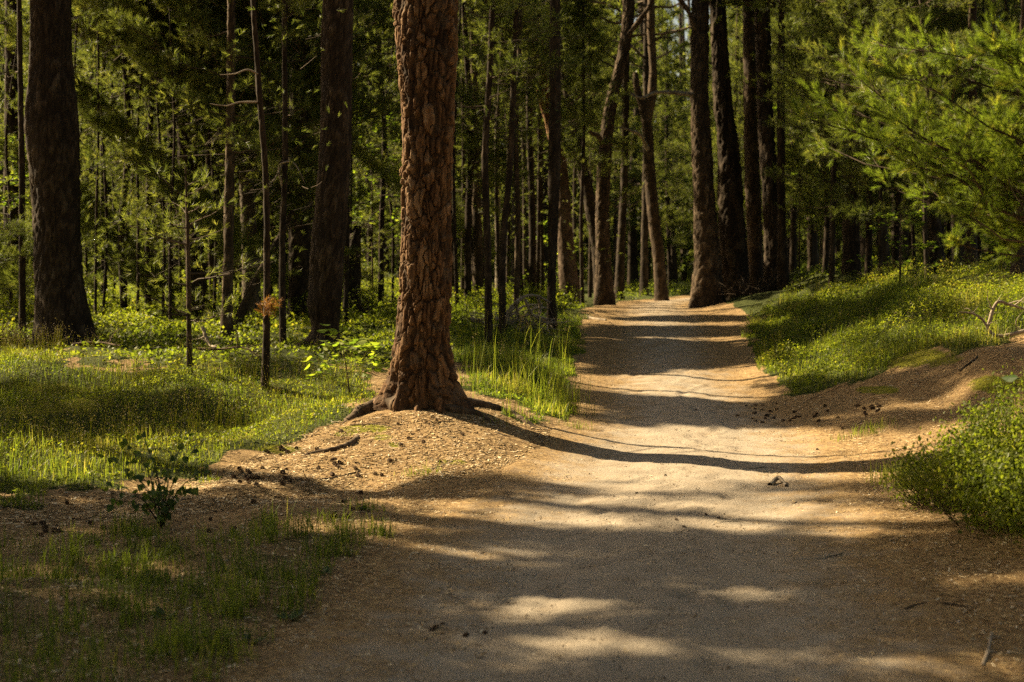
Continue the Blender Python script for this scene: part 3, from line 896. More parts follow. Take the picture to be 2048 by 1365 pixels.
pine(25, [(396, 642, 48), (393, 560, 40), (386, 480, 36), (378, 400, 33), (372, 330, 30), (368, 200, 28), (366, -40, 26)], 15, M['bark_dark'],
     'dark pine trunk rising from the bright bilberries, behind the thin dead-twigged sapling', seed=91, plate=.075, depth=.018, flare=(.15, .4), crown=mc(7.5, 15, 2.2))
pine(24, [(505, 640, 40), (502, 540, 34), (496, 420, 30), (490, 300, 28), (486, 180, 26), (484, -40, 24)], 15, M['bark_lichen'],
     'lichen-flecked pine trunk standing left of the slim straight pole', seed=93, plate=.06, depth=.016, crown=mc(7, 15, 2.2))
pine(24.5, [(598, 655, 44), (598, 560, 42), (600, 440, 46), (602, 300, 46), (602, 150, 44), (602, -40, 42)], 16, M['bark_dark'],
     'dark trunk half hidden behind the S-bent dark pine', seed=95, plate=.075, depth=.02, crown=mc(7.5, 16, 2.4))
pine(20, [(453, 705, 26), (455, 600, 21), (458, 450, 20), (461, 250, 18), (462, 100, 16), (463, -40, 15)], 12, M['bark'],
     'medium brown pine trunk right of the thin dead-twigged sapling', seed=97, plate=.05, depth=.012, crown=lambda W, r: young_crown(W, 2.6, 12, 1.7, r, prune=lambda q: keep_mask(q, -.6, r), dense=.9, dead_below=3.2))
sn = pine(28, [(303, 600, 20), (306, 520, 19), (313, 450, 18), (320, 390, 13)], 0, M['bark_pale'], 'pale broken snag leaning right among the pines left of centre', cat='dead tree', name='tree_snag', seed=99, plate=.08, depth=.012)
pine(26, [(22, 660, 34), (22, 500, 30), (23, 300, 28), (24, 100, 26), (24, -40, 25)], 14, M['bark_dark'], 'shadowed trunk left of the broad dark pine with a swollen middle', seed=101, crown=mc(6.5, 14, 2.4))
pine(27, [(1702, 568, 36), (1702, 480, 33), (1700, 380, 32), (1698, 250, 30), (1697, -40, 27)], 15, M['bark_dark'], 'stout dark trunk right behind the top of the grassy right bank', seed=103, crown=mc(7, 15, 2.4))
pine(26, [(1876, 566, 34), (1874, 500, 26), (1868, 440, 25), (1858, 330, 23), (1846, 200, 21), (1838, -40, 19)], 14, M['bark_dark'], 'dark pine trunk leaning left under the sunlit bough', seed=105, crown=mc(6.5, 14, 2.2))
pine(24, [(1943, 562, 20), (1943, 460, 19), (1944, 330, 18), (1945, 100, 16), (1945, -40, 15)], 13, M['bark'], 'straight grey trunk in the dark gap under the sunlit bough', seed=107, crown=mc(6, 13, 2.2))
pine(19, [(2036, 600, 30), (2037, 500, 27), (2040, 400, 25), (2046, 250, 23), (2050, 80, 21), (2054, -40, 20)], 14, M['bark'], 'trunk with a sunlit left side at the right edge of the photo', seed=109, crown=mc(6.5, 14, 2.4))
pine(30, [(958, 560, 22), (955, 480, 19), (951, 350, 17), (949, 200, 16), (947, -40, 15)], 14, M['bark'], 'medium trunk behind the slim poles right of the thick reddish pine', seed=111, crown=mc(6, 14, 2))
pine(36, [(998, 560, 14), (996, 480, 12), (995, 380, 11), (994, 250, 10), (993, -40, 9)], 14, M['bark_pale'], 'pale smooth trunk deep behind the pair of slim poles', seed=113, plate=.12, depth=.004, crown=mc(7, 14, 1.8))
pine(38, [(1238, 604, 20), (1241, 520, 17), (1246, 420, 15), (1250, 300, 14), (1253, -40, 12)], 14, M['bark_dark'], 'slightly leaning far trunk just right of the S-curved pine', seed=115, crown=mc(6, 14, 2.2))
pine(40, [(1288, 596, 17), (1289, 500, 15), (1291, 400, 14), (1292, 300, 13), (1293, -40, 11)], 14, M['bark_dark'], 'far dark trunk just left of the forked grey pine', seed=117, crown=mc(6, 14, 2.2))
pine(30, [(594, 655, 12), (597, 600, 12), (600, 520, 12), (602, 430, 9)], 0, M['bark_pale'], 'pale bare stem in front of the half-hidden dark trunk', cat='dead tree', name='tree_snag', seed=119, plate=.1, depth=.004)
pine(27, [(703, 590, 30), (706, 540, 30), (708, 490, 26), (715, 452, 14)], 0, M['bark_dark'], 'short dark broken stump between the S-bent dark pine and the thick reddish pine', cat='dead tree', name='tree_snag', seed=121, plate=.1, depth=.03)
lg = [at(470, 640, 22), at(505, 575, 22.2), at(540, 510, 22.4), at(585, 425, 22.8)]
lg[0][2] = hgt(lg[0][0], lg[0][1])
v, t, a = limb_chunk(np.array(lg), .07, .045, 7, 9, 30)
obj('leaning_log', mesh('leaning_log', [(v, t, 0, a)], [M['bark_dark']], True, lg[0]), None, lg[0], 'dark fallen pole leaning steeply right beside the medium brown pine trunk', 'log')

# ------------------------------------------------------------------ slim young pines
def yc(zlo, L, dense=1.0, dead=None, n2=12, n3=10, size=.066, gap=-.75, whorl=.36, tm=T_MID, ztop=None, shift=0., per=(3, 6)):
    return lambda W, r: young_crown(W, W[0, 2] + zlo, ztop and W[0, 2] + ztop or W[-1, 2] - .05, L * 1.2, r, tm, size, lambda q: keep_mask(q, gap, r), dense, whorl, n2, n3,
                                    None if dead is None else W[0, 2] + dead, .009, shift, per)


YOUNG = [  # base px, base py, top px (at py -40), depth, width px, height, crown, bark, label
    (530, 792, 515, 14, 15, 8.5, yc(1.5, .95, .85, 2.3, whorl=.36, size=.048, n3=14), 'bark_dark', 'slim straight pine pole with a rusty dead sprig low on it'),
    (566, 690, 570, 18, 14, 10, yc(1.5, 1.25, .9, 2.0), 'bark', 'thin brown pine between the slim straight pole and the S-bent dark pine'),
    (250, 640, 246, 24, 14, 10, yc(1.6, 1.7, 1, 2.0, shift=.08), 'bark_dark', 'leafy young pine in the thicket just right of the broad dark pine'),
    (210, 640, 200, 26.5, 13, 11, yc(1.4, 1.9, 1, 2.0, shift=.12), 'bark_dark', 'leafy young pine close behind the broad dark pine, its boughs on both sides'),
    (296, 620, 300, 25, 13, 11, yc(1.8, 1.7, 1, 2.2, shift=.06), 'bark_dark', 'leafy young pine in front of the pale broken snag'),
    (345, 625, 338, 27, 12, 11, yc(1.6, 1.8, 1, 2.2, shift=.1), 'bark', 'leafy young pine between the pale snag and the dark trunk in the bilberries'),
    (425, 640, 420, 26, 12, 11, yc(1.9, 1.6, .9, 2.2), 'bark', 'young pine with drooping sprays left of the medium brown trunk'),
    (45, 680, 42, 20, 14, 11, yc(2.6, 1.5, .7, 3.2), 'bark_dark', 'thin dark pole just left of the broad dark pine'),
    (-60, 690, -70, 19, 14, 10, yc(1.2, 1.7, .9), 'bark_dark', 'young pine beyond the left edge of the photo, only its boughs showing'),
    (690, 655, 694, 23, 11, 9, yc(2.2, 1.3, .8, 2.8), 'bark_dark', 'very thin dark sapling just right of the S-bent dark pine'),
    (762, 610, 766, 28, 12, 11, yc(2.4, 1.7, .95, 2.8), 'bark_dark', 'young pine just left of the thick reddish pine, far back'),
    (977, 700, 985, 19.5, 16, 12, yc(3.0, 1.25, .8, 3.4), 'bark_dark', 'left one of the pair of slim poles right of the thick reddish pine'),
    (1005, 682, 1022, 20.2, 15, 12, yc(3.0, 1.3, .8, 3.6), 'bark_dark', 'right one of the pair of slim poles right of the thick reddish pine'),
    (935, 580, 940, 28, 15, 12, yc(2.2, 1.7, .95, 2.8), 'bark_dark', 'young pine with sprays of needles close to the right side of the thick reddish pine'),
    (1032, 600, 1040, 27, 12, 12, yc(2.6, 1.6, .95, 3.0), 'bark', 'thin pine above the brush pile of dead branches'),
    (1064, 585, 1058, 31, 15, 12, yc(2.6, 1.8, 1, 3.0), 'bark_dark', 'young pine left of the dark trunk that thickens upward'),
    (905, 590, 902, 33, 14, 12, yc(2.2, 1.8, 1, 2.8), 'bark', 'young pine half hidden by the right side of the thick reddish pine'),
    (1165, 606, 1160, 30, 8, 5.5, yc(.9, 1.1, .8), 'bark', 'small feathery pine between the leaning orange pine and the S-curved pine'),
    (1663, 572, 1668, 25, 12, 10, yc(1.6, 1.5, .95, 1.9), 'bark_dark', 'thin pine left of the stout dark trunk behind the right bank'),
    (1736, 566, 1738, 28, 14, 11, yc(1.3, 1.6, 1), 'bark_dark', 'young pine right of the stout dark trunk behind the right bank'),
    (1650, 580, 1655, 31, 12, 11, yc(2.0, 1.6, 1, 2.2), 'bark_dark', 'young pine with dark sprays right of the close dark pair'),
    (1855, 570, 1858, 22, 9, 7, yc(2.0, 1.0, .8, 2.4), 'bark', 'spindly bare-stemmed sapling under the sunlit bough'),
    (1790, 568, 1795, 27, 12, 11, yc(1.6, 1.7, 1), 'bark_dark', 'young pine in deep shade behind the sunlit bough'),
    (2005, 572, 2010, 26, 12, 11, yc(1.9, 1.8, 1), 'bark_dark', 'young pine in deep shade left of the trunk at the right edge'),
    (1462, 590, 1480, 40, 10, 11, yc(2.4, 1.8, 1), 'bark_dark', 'young pine behind the weathered dark trunk with loose bark'),
    (1585, 575, 1590, 35, 14, 12, yc(2.0, 2.0, 1), 'bark_dark', 'young pine far behind the close dark pair'),
]
for k, (bx, by, tx, d, wpx, H, crn, bk, lab) in enumerate(YOUNG):
    mid = (bx + tx) / 2 + R.normal() * 3
    q1, q2, q3 = (R.normal(size=3) * [4, 5, 16]) * (20 / d)
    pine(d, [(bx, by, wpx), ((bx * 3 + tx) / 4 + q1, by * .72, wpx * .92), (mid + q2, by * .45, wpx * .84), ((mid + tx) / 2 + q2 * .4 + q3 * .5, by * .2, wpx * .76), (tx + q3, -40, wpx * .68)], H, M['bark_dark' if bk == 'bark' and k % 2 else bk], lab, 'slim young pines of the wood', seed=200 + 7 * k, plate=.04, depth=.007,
         flare=(.25, .2), crown=crn)
THICK = [(105, 27, 8), (172, 28, 8.5), (205, 24, 7), (250, 26, 8), (300, 27.5, 8), (340, 21, 5.5), (388, 27, 8), (428, 24.5, 7.5), (470, 32, 9), (510, 30, 9), (535, 22, 6), (575, 27, 8), (625, 26, 8), (665, 33, 10), (700, 27, 7.5), (820, 34, 10), (150, 25, 7.5), (190, 22, 6.5), (228, 29, 9), (275, 22.5, 6.5), (325, 23.5, 7.5), (362, 30, 9), (408, 22.5, 7), (440, 30, 9), (480, 27, 8.5), (540, 26, 9), (560, 32, 9.5), (20, 23, 7.5), (-20, 27, 9), (740, 35, 10), (785, 31, 9), (640, 30, 9.5)]
for k, (px_, d, H) in enumerate(THICK):
    pine(d, [(px_, 620, 6), (px_ + R.normal() * 4, 450, 5.5), (px_ + R.normal() * 8, 280, 5), (px_ + R.normal() * 22, 60, 3.5)], H, M['bark_dark'], 'leafy young pine with a thin stem in the dense thicket behind the left trunks', 'leafy young pines of the left thicket', seed=1200 + k, plate=.04, depth=.005,
         crown=yc(.3 + R.random() * .6, 1.7, 1, None, 14, 13, .075, -.6, .24, shift=.12))
for k, (px_, d, H) in enumerate([(1622, 35, 9), (1660, 32, 10), (1690, 32, 10), (1760, 24, 8), (1830, 29, 10), (1900, 31, 10), (1960, 28, 9), (2060, 23, 9), (1590, 42, 11), (1480, 46, 11)]):
    pine(d, [(px_, 570, 8), (px_ + R.normal() * 6, 300, 7), (px_ + R.normal() * 8, 60, 5)], H, M['bark_dark'], 'leafy young pine with a thin stem in the shade behind the right bank', 'leafy young pines behind the right bank', seed=1300 + k, plate=.04, depth=.005,
         crown=yc(.9 + R.random() * .8, 1.5, 1, None, 12, 11, .07, -.6, .33, shift=.05))
for k, (px_, d, H) in enumerate([(900, 30, 8), (915, 27, 7), (950, 31, 9), (1000, 29, 8.5), (1045, 31, 9), (1075, 34, 10), (1120, 36, 9), (1230, 52, 10), (1340, 54, 10), (925, 36, 10), (975, 33, 9.5), (1015, 37, 11), (1050, 40, 11), (1085, 35, 10), (1150, 42, 11), (1180, 38, 8)]):
    pine(d, [(px_, 580, 8), (px_ + R.normal() * 6, 300, 7), (px_ + R.normal() * 8, 60, 5)], H, M['bark_dark'], 'leafy young pine with a thin stem behind the slim poles and the path crest', 'leafy young pines behind the slim poles', seed=1400 + k, plate=.04, depth=.005,
         crown=yc(1.2 + R.random() * 1.2, 1.5, 1, None, 12, 11, .072, -.45, .33, shift=.1))
# the thin sapling with bare twigs
W = pine(14.5, [(380, 772, 11), (378, 650, 10), (376, 500, 8), (373, 390, 5), (371, 335, 3)], 0, M['bark'], 'thin sapling with bare dead twigs and a few needle sprays, in the left grass', 'slim young pines of the wood', seed=401, plate=.03, depth=.005,
     crown=lambda W, r: young_crown(W, W[0, 2] + .75, W[-1, 2], .95, r, T_MID, .07, None, .32, .3, 7, 4, None, .011, .1))
# dead branches on trunks in view
DEADB = [('medium', 462, [(462, 318, 20), (440, 322, 19.8), (420, 300, 19.6), (405, 290, 19.5)]),]
for j, (root_i, pts, r0) in enumerate([
        (YOUNG and 0, [(519, 150, 14), (495, 140, 13.9), (470, 148, 13.8), (440, 150, 13.7)], .012),
        (0, [(519, 205, 14), (480, 205, 13.9), (450, 212, 13.7), (420, 208, 13.6)], .012),
        (1, [(566, 380, 18), (560, 330, 17.9), (585, 325, 17.8), (602, 350, 17.7), (610, 368, 17.7)], .016),
        (1, [(564, 330, 18), (548, 360, 17.8), (530, 375, 17.6), (512, 392, 17.5)], .012)]):
    base_i = [i for i, T in enumerate(TREES) if T[0].get('label') == YOUNG[root_i][8]][0]
    limb_child(TREES[base_i][0], TREES[base_i][2], [at(*p) for p in pts], r0, .004, M['dead'], 60 + j, 'dead_branch')
T0 = [T for T in TREES if T[0].get('label') == YOUNG[0][8]][0]
T0_ = at(527, 606, 14)
q = np.array([at(536, 612, 13.85)])
qq = q + R.normal(size=(40, 3)) * np.array([.05, .04, .035])
v, t, r = stamp(*T_MID[0], qq, R.normal(size=(40, 3)) + [0.4, 0, -.3], np.full(40, .055))
tv_, tt_ = tubes(np.stack([np.tile(T0_[None], (9, 1)), (T0_ + q) / 2 + R.normal(size=(9, 3)) * .015, q + R.normal(size=(9, 3)) * [.05, .04, .035]], 1), np.tile([.005, .0035, .0015], (9, 1)), 4)
obj('dead_sprig', mesh('dead_sprig', [(v, t, 0, {'rnd': r}), (tv_, tt_, 0, {'rnd': .0})], [M['rusty']], False, T0[2]), T0[0], label='rusty dead sprig')

# ------------------------------------------------------------------ pines outside the picture whose crowns shade it
OFF = [(-9.5, 8.2), (-12.5, 11.2), (-10.5, 13.5), (-14.5, 15), (-9.6, 20.2), (-13.5, 22.0), (-16.5, 18), (-12.8, 26.5), (-17.5, 25.5), (-16, 33), (-21, 30), (-8.5, 4.5), (-13.5, 6.5), (-17.5, 11),
       (-7.0, 10.5), (-11, 2.0), (-20, 21), (5.5, 3), (8.5, 9.5), (9.5, 15.5), (11.5, 21), (-5, -4), (2.5, -5), (7, -3), (13, 27), (-11, 9), (-14.8, 9), (-9.3, 6.3), (-15.5, 12.8), (-2, -3.2), (5, -1.5), (-7, 0.5), (-4.5, -8), (1, -9), (6, -8), (10, -6), (9, 2), (11.5, 6), (-10, -4), (12, 12), (-1, -14), (5, -14), (-7, -14), (14, -2)]
for k, (x, y) in enumerate(OFF):
    r = np.random.default_rng(900 + k)
    z = float(hgt(x, y)); H = r.uniform(14, 18)
    W = np.array([[x, y, z - .05, .24], [x + r.normal() * .1, y, z + 5, .2], [x + r.normal() * .3, y + r.normal() * .3, z + 10, .16], [x + r.normal() * .5, y + r.normal() * .5, z + H, .04]])
    base = np.array([x, y, z])
    root = obj('pine_tree', None, None, base, 'tall pine beyond the edge of the picture, casting its shade into it', 'tree', 'pines beyond the edge of the picture')
    v, t, a = trunk_chunk(W, 90, 22, 900 + k, .09, .018, (.25, .4))
    obj('trunk', mesh('trunk', [(v, t, 0, a)], [M['bark']], True, base), root)
    left = x < -6
    behind = y < 3 and x > -8
    ch = mature_crown(W, z + (5.5 if left else 2.8), z + H, r.uniform(2.7, 3.4), r, lambda q: keep_mask(q, -.3 if behind else -.06, r), nb=90)
    obj('crown', mesh('crown', ch, [M['twig'], M['needle']], False, base), root)

# ------------------------------------------------------------------ far pines, copies of six
PROT = []
for k in range(6):
    r = np.random.default_rng(700 + k)
    H = r.uniform(11, 15)
    W = np.array([[0, 0, -.1, .15], [r.normal() * .1, r.normal() * .1, H * .4, .12], [r.normal() * .2, r.normal() * .2, H * .75, .08], [r.normal() * .3, r.normal() * .3, H, .02]])
    v, t, a = trunk_chunk(W, 60, 12, 700 + k, .08, .012, (.2, .3))
    tr = mesh('trunk', [(v, t, 0, a)], [M['bark_dark']], True)
    ch = young_crown(W, [.9, 2.0, 3.0, 1.2, 4.2, 2.4][k], H, [2.2, 2.5, 2.6, 2.0, 2.7, 2.4][k], r, T_FAR, .14, lambda q: fbm(q[:, 0] * .9, q[:, 1] * .9, q[:, 2] * .9, 15 + k, 2) > .0, 1, .42, 9, 9, None, .03, .08, drop=False)
    PROT.append((tr, mesh('crown', ch, [M['twig'], M['needle']], False)))
named = sorted([(float(project(T[1][:1, :3])[0][0]), T[0]['label']) for T in TREES if T[0].get('group') is None and T[0].name.startswith('pine_tree')])
GAPS = [(-1e9, 60, 'far pine deep in the wood at the left edge, behind the shadowed trunk'), (60, 390, 'far pine deep behind the thicket right of the broad dark pine'),
        (390, 650, 'far pine deep behind the lichen-flecked and half-hidden trunks'), (650, 860, 'far pine seen between the S-bent dark pine and the thick reddish pine'),
        (860, 1100, 'far pine deep behind the slim poles right of the thick reddish pine'), (1100, 1250, 'far pine deep behind the S-curved and leaning pines'),
        (1250, 1420, 'far pine beyond the crest where the path turns'), (1420, 1600, 'far pine deep behind the weathered trunk and the close pair'),
        (1600, 1800, 'far pine deep behind the stout trunk on the right bank'), (1800, 1e9, 'far pine in the dark depth behind the sunlit bough')]
r = np.random.default_rng(77)
spots = []
tries = 0
while len(spots) < 130 and tries < 5000:
    tries += 1
    d = 37 + 45 * r.random() ** 1.2
    px = r.uniform(-150, 2200)
    x = (px - CX) * d / F
    if abs(x - pcx(d)) < 2.6 and d < 60:
        continue
    if x < 2.5 and d < 45:
        continue
    u_ = (x - 4.2) * SH[0] + (d - 39) * SH[1]
    if -1 < u_ < 24 and abs((x - 4.2) * SH[1] - (d - 39) * SH[0]) < 3.4:
        continue
    if all((x - a) ** 2 + (d - b_) ** 2 > 2.6 for a, b_ in spots):
        spots.append((x, d))
for (x, d) in spots:
    px = CX + x / d * F
    lab = [g for g in GAPS if g[0] <= px < g[1]][0][2]
    tr, cw = PROT[r.integers(0, 6)]
    o = obj('pine_tree', None, None, (x, d, float(hgt(x, d))), lab, 'tree', lab.replace('far pine', 'far pines'))
    o.rotation_euler = (r.normal() * .03, r.normal() * .03, r.random() * 6.28)
    o.scale = (1, 1, 1) if False else tuple([r.uniform(.85, 1.3)] * 3)
    obj('trunk', tr, o); obj('crown', cw, o)
# the wood beyond, one mass
r = np.random.default_rng(78)
n = 60000
ang = r.uniform(-.62, .62, n); dist = r.uniform(84, 130, n)
x, y = np.sin(ang) * dist, np.cos(ang) * dist
zz = r.random(n) ** 1.35 * 17
den = (fbm(x / 3.5, y / 3.5, zz / 3, 55, 2) > -.1) | ((zz < 5) & (r.random(n) < .6))
q = np.stack([x, y, hgt(x, y) + zz], -1)[den]
chunks = []
h = r.random(len(q)) < .5
for s_, (tv, tt) in ((h, T_CAN[0]), (~h, T_CAN[1])):
    v, t, rr = stamp(tv, tt, q[s_], r.normal(size=(s_.sum(), 3)) + [0, 0, .4], r.uniform(.45, .85, s_.sum()), None, r)
    chunks.append((v, t, 1, {'rnd': rr}))
nn = 170
ang = r.uniform(-.62, .62, nn); dist = r.uniform(80, 125, nn)
x, y = np.sin(ang) * dist, np.cos(ang) * dist
tp = np.linspace(0, 1, 6)
P = np.stack([x[:, None] + r.normal(size=(nn, 1)) * .8 * tp, y[:, None] + 0 * tp, hgt(x, y)[:, None] + 18 * tp], -1)
v, t = tubes(P, np.repeat(.22 * (1 - .6 * tp)[None], nn, 0), 7)
chunks.append((v, t, 0, {'rnd': .3}))
obj('far_wood', mesh('far_wood', chunks, [M['twig'], M['needle']], False), kind='stuff', label='pine wood in the far distance')

# ------------------------------------------------------------------ sunlit pine bough at the upper right
r = np.random.default_rng(41)
bx, by = 3.75, 8.3
z = float(hgt(bx, by)); base = np.array([bx, by, z])
W = np.array([[bx, by, z - .05, .075], [bx + .03, by, z + 1.5, .065], [bx, by + .03, z + 3.2, .045], [bx + .03, by, z + 5.2, .012]])
root = obj('pine_tree', None, None, base, 'near young pine at the upper right whose sunlit yellow-green boughs reach into the picture', 'tree')
v, t, a = trunk_chunk(W, 90, 18, 500, .035, .006, (.25, .2))
obj('trunk', mesh('trunk', [(v, t, 0, a)], [M['bark']], True, base), root)
targets = [(1668, 165, 7.6), (1700, 215, 8.0), (1760, 105, 7.9), (1820, 150, 8.3), (1880, 80, 7.8), (1945, 120, 8.2), (2020, 110, 7.7), (1690, 290, 8.2), (1760, 250, 7.6), (1850, 210, 7.8), (1930, 220, 8.0), (2010, 190, 7.9),
           (1770, 340, 7.8), (1840, 300, 8.2), (1760, 420, 8.0), (1850, 400, 7.7), (1930, 370, 8.1), (2000, 400, 7.9), (1960, 300, 7.7), (2060, 330, 7.8), (1890, 450, 8.4), (2080, 200, 7.6), (2100, 420, 8.2),
           (1735, 180, 7.8), (1800, 185, 7.5), (1900, 140, 7.6), (1990, 250, 8.3)]
starts, azs, Ls, pits = [], [], [], []
for (a_, b_, d_) in targets:
    e = at(a_ + 30, b_, d_)
    zs = np.clip(e[2] - .28 * np.hypot(e[0] - bx, e[1] - by) - .1, z + 1.35, z + 4.6)
    s0 = axis_pts(W, np.array([zs]))[0]
    dv = e - s0
    L = np.hypot(dv[0], dv[1])
    starts.append(s0); azs.append(math.atan2(dv[1], dv[0])); Ls.append(L); pits.append(math.atan((dv[2] - .1 * L) / L))
for (a_, b_, d_) in [(a + r.normal() * 45, b + 25 * r.normal(), d + .25 * r.normal()) for (a, b, d) in targets[::2] if a < 2050]:
    e = at(max(a_, 1725), b_, d_)
    zs = np.clip(e[2] - .28 * np.hypot(e[0] - bx, e[1] - by) - .1, z + 1.35, z + 4.6)
    s0 = axis_pts(W, np.array([zs]))[0]
    dv = e - s0
    L = np.hypot(dv[0], dv[1])
    starts.append(s0); azs.append(math.atan2(dv[1], dv[0])); Ls.append(L); pits.append(math.atan((dv[2] - .1 * L) / L))
# boughs on the far and right sides too
for k in range(26):
    zs = r.uniform(z + 1.2, z + 5); s0 = axis_pts(W, np.array([zs]))[0]
    starts.append(s0); azs.append(r.uniform(-1.9, 1.9)); Ls.append(r.uniform(.5, 1.5)); pits.append(r.normal() * .15 + .15)
st = boughs(np.array(starts), np.array(azs), np.array(Ls), np.array(pits), .1, 16, 11, .043, 1., 8, r, .014, .02, .2, .05)
ch = bough_chunks(st, T_NEAR, .0035, 6, lambda q: fbm(q[:, 0] * 3.4, q[:, 1] * 3.4, q[:, 2] * 3.4, 66, 2) > -.13, r, .12, (0, 1), False)
obj('crown', mesh('crown', ch, [M['twig'], M['needle_near']], False, base), root)

# ------------------------------------------------------------------ leafy saplings
def broadleaf(px, py, d, H, Lmax, label, size=.06, nb=14, zlo=.3, mat='leaf', n2=7, n3=5, name='leafy_sapling', group=None, stem=.02, base=None, seed=1, wild=.15, cat='sapling', heart=False, lean=(0, 0)):
    r = np.random.default_rng(seed)
    g = base if base is not None else at(px, py, d)
    g = np.array([g[0], g[1], float(hgt(g[0], g[1]))])
    W = np.array([[*g[:2], g[2] - .03, stem], [g[0] + lean[0] * .4, g[1] + lean[1] * .4, g[2] + H * .45, stem * .75], [g[0] + lean[0], g[1] + lean[1], g[2] + H, stem * .25]])
    root = obj(name, None, None, g, label, cat, group)
    v, t, a = trunk_chunk(W, 30, 8, seed, .05, stem * .08, (.2, .05))
    obj('stem', mesh('stem', [(v, t, 0, a)], [M['bark']], True, g), root)
    zs = g[2] + r.uniform(zlo, H, nb)
    f = (zs - g[2]) / H
    res = boughs(axis_pts(W, zs), r.random(nb) * 6.28, Lmax * (1.1 - .7 * f) * r.uniform(.6, 1.2, nb), r.normal(size=nb) * wild + .2, -.05, n2, n3, size, 1., 6, r, stem * .4, .05, .4, size * .6)
    P, rad, P2, q, dd, s = res
    v1, t1 = tubes(P, rad, 4)
    v2, t2 = tubes(P2, np.tile(np.array([.2, .14, .06]) * stem, (len(P2), 1)), 3)
    dd = dd * [1, 1, .35] + [0, 0, -.25]
    Xl = np.cross(dd, [0, 0, 1.]) + r.normal(size=dd.shape) * .3
    v3, t3, r3 = stamp(HEART_V if heart else LEAF_V, LEAF_T, q, dd, s, None, r, Xl)
    obj('foliage', mesh('foliage', [(v1, t1, 0, {'rnd': .3}), (v2, t2, 0, {'rnd': .4}), (v3, t3, 1, {'rnd': r3})], [M['twig'], M[mat]], False, g), root)
    return root


broadleaf(745, 600, 30, 4.2, 1.3, 'bright-leaved young tree glowing between the S-bent dark pine and the thick reddish pine', .1, 26, 1.6, seed=31)
broadleaf(715, 600, 33, 3.4, 1.2, 'dimmer leafy sapling just left of the bright-leaved young tree', .1, 20, .8, seed=32)
broadleaf(20, 640, 25, 3.3, 1.2, 'leafy sapling with bright leaves at the far left edge', .09, 20, 1.6, seed=33)
broadleaf(1598, 575, 33, 4.4, 1.5, 'bright leafy sapling right of the close dark pair', .1, 26, 1.2, seed=34)
broadleaf(1800, 566, 21, 1.15, .75, 'low sapling with pale flat sprays of leaves under the sunlit bough', .06, 14, .25, seed=35)
broadleaf(2035, 570, 20, 1.1, .7, 'low leafy bush in shade at the right edge, above the grassy bank', .06, 16, .1, seed=36)
broadleaf(1640, 570, 36, 3.6, 1.5, 'dim leafy sapling far behind the right bank', .1, 22, .8, seed=37)
broadleaf(545, 640, 30, 1.6, .9, 'leafy bush in the bilberries behind the slim straight pole', .08, 18, .2, seed=38)
broadleaf(1110, 600, 36, 2.0, 1.1, 'leafy bush behind the brush pile of dead branches', .09, 18, .2, seed=39)
# spreading seedling with big lobed leaves, left of the thick trunk
broadleaf(0, 0, 0, .5, .62, 'low maple-like seedling with bright spread leaves, left of the thick reddish trunk', .1, 16, .15, 'leaf', 5, 2, 'leafy_seedling', base=ground_at(700, 790), seed=44, stem=.008, lean=(-.06, -.1), cat='seedling')
for i, (a_, b_, s_) in enumerate([(650, 1150, .05), (580, 1240, .05), (505, 1285, .045), (615, 1165, .035), (735, 1022, .05), (500, 1150, .045), (330, 1235, .05)]):
    g = ground_at(a_, b_); r = np.random.default_rng(1500 + i)
    az = r.random(9) * 6.28
    dd = np.stack([np.cos(az), np.sin(az), r.uniform(.1, .6, 9)], -1)
    v3, t3, r3 = stamp(LEAF_V, LEAF_T, g + dd * .008 + r.normal(size=(9, 3)) * .006, dd, s_ * r.uniform(.7, 1.4, 9), None, r, np.cross(dd, [0, 0, 1.]))
    obj('broadleaf_weed', mesh('broadleaf_weed', [(v3, t3, 0, {'rnd': r3})], [M['leaf_dark']], False, g), None, g, 'small flat rosette of weed leaves in the shaded ground left of the path', 'weed', 'weed rosettes left of the path')
# birch in the shade at the front
g = ground_at(325, 1052)
r = np.random.default_rng(52)
root = obj('birch_seedling', None, None, g, 'small dark birch seedling with pointed leaves at the shade edge in front', 'seedling')
pts, tw = [], []
tips = [(205, 905), (245, 880), (285, 870), (345, 905), (372, 870), (405, 880), (415, 935), (385, 975), (190, 955), (265, 945), (310, 935), (350, 1000), (300, 1000), (225, 1000)]
leafP, leafD = [], []
limbs = []
for i, (a_, b_) in enumerate(tips):
    e = at(a_, b_, g[1] + r.uniform(-.28, .28))
    m = g * .5 + e * .5 + np.array([(e[0] - g[0]) * -.15, 0, .04])
    c = catmull(np.array([g + [0, 0, -.02], m, e]), 9)
    limbs.append(c)
    for k in range(2, 9):
        for rep in range(2 if k > 2 else 1):
            dv = r.normal(size=3) * .6 + [0, -.25, -.75]
            leafP.append(c[k] + r.normal(size=3) * .014); leafD.append(dv)
v1, t1 = tubes(np.array(limbs), np.tile(np.linspace(.0045, .0014, 9), (len(limbs), 1)), 5)
obj('stem', mesh('stem', [(v1, t1, 0, {'rnd': .2})], [M['twig']], True, g), root)
leafP, leafD = np.array(leafP), np.array(leafD)
v3, t3, r3 = stamp(HEART_V, LEAF_T, leafP, leafD, r.uniform(.034, .058, len(leafP)), None, r)
obj('foliage', mesh('foliage', [(v3, t3, 0, {'rnd': r3})], [M['leaf_dark']], False, g), root)

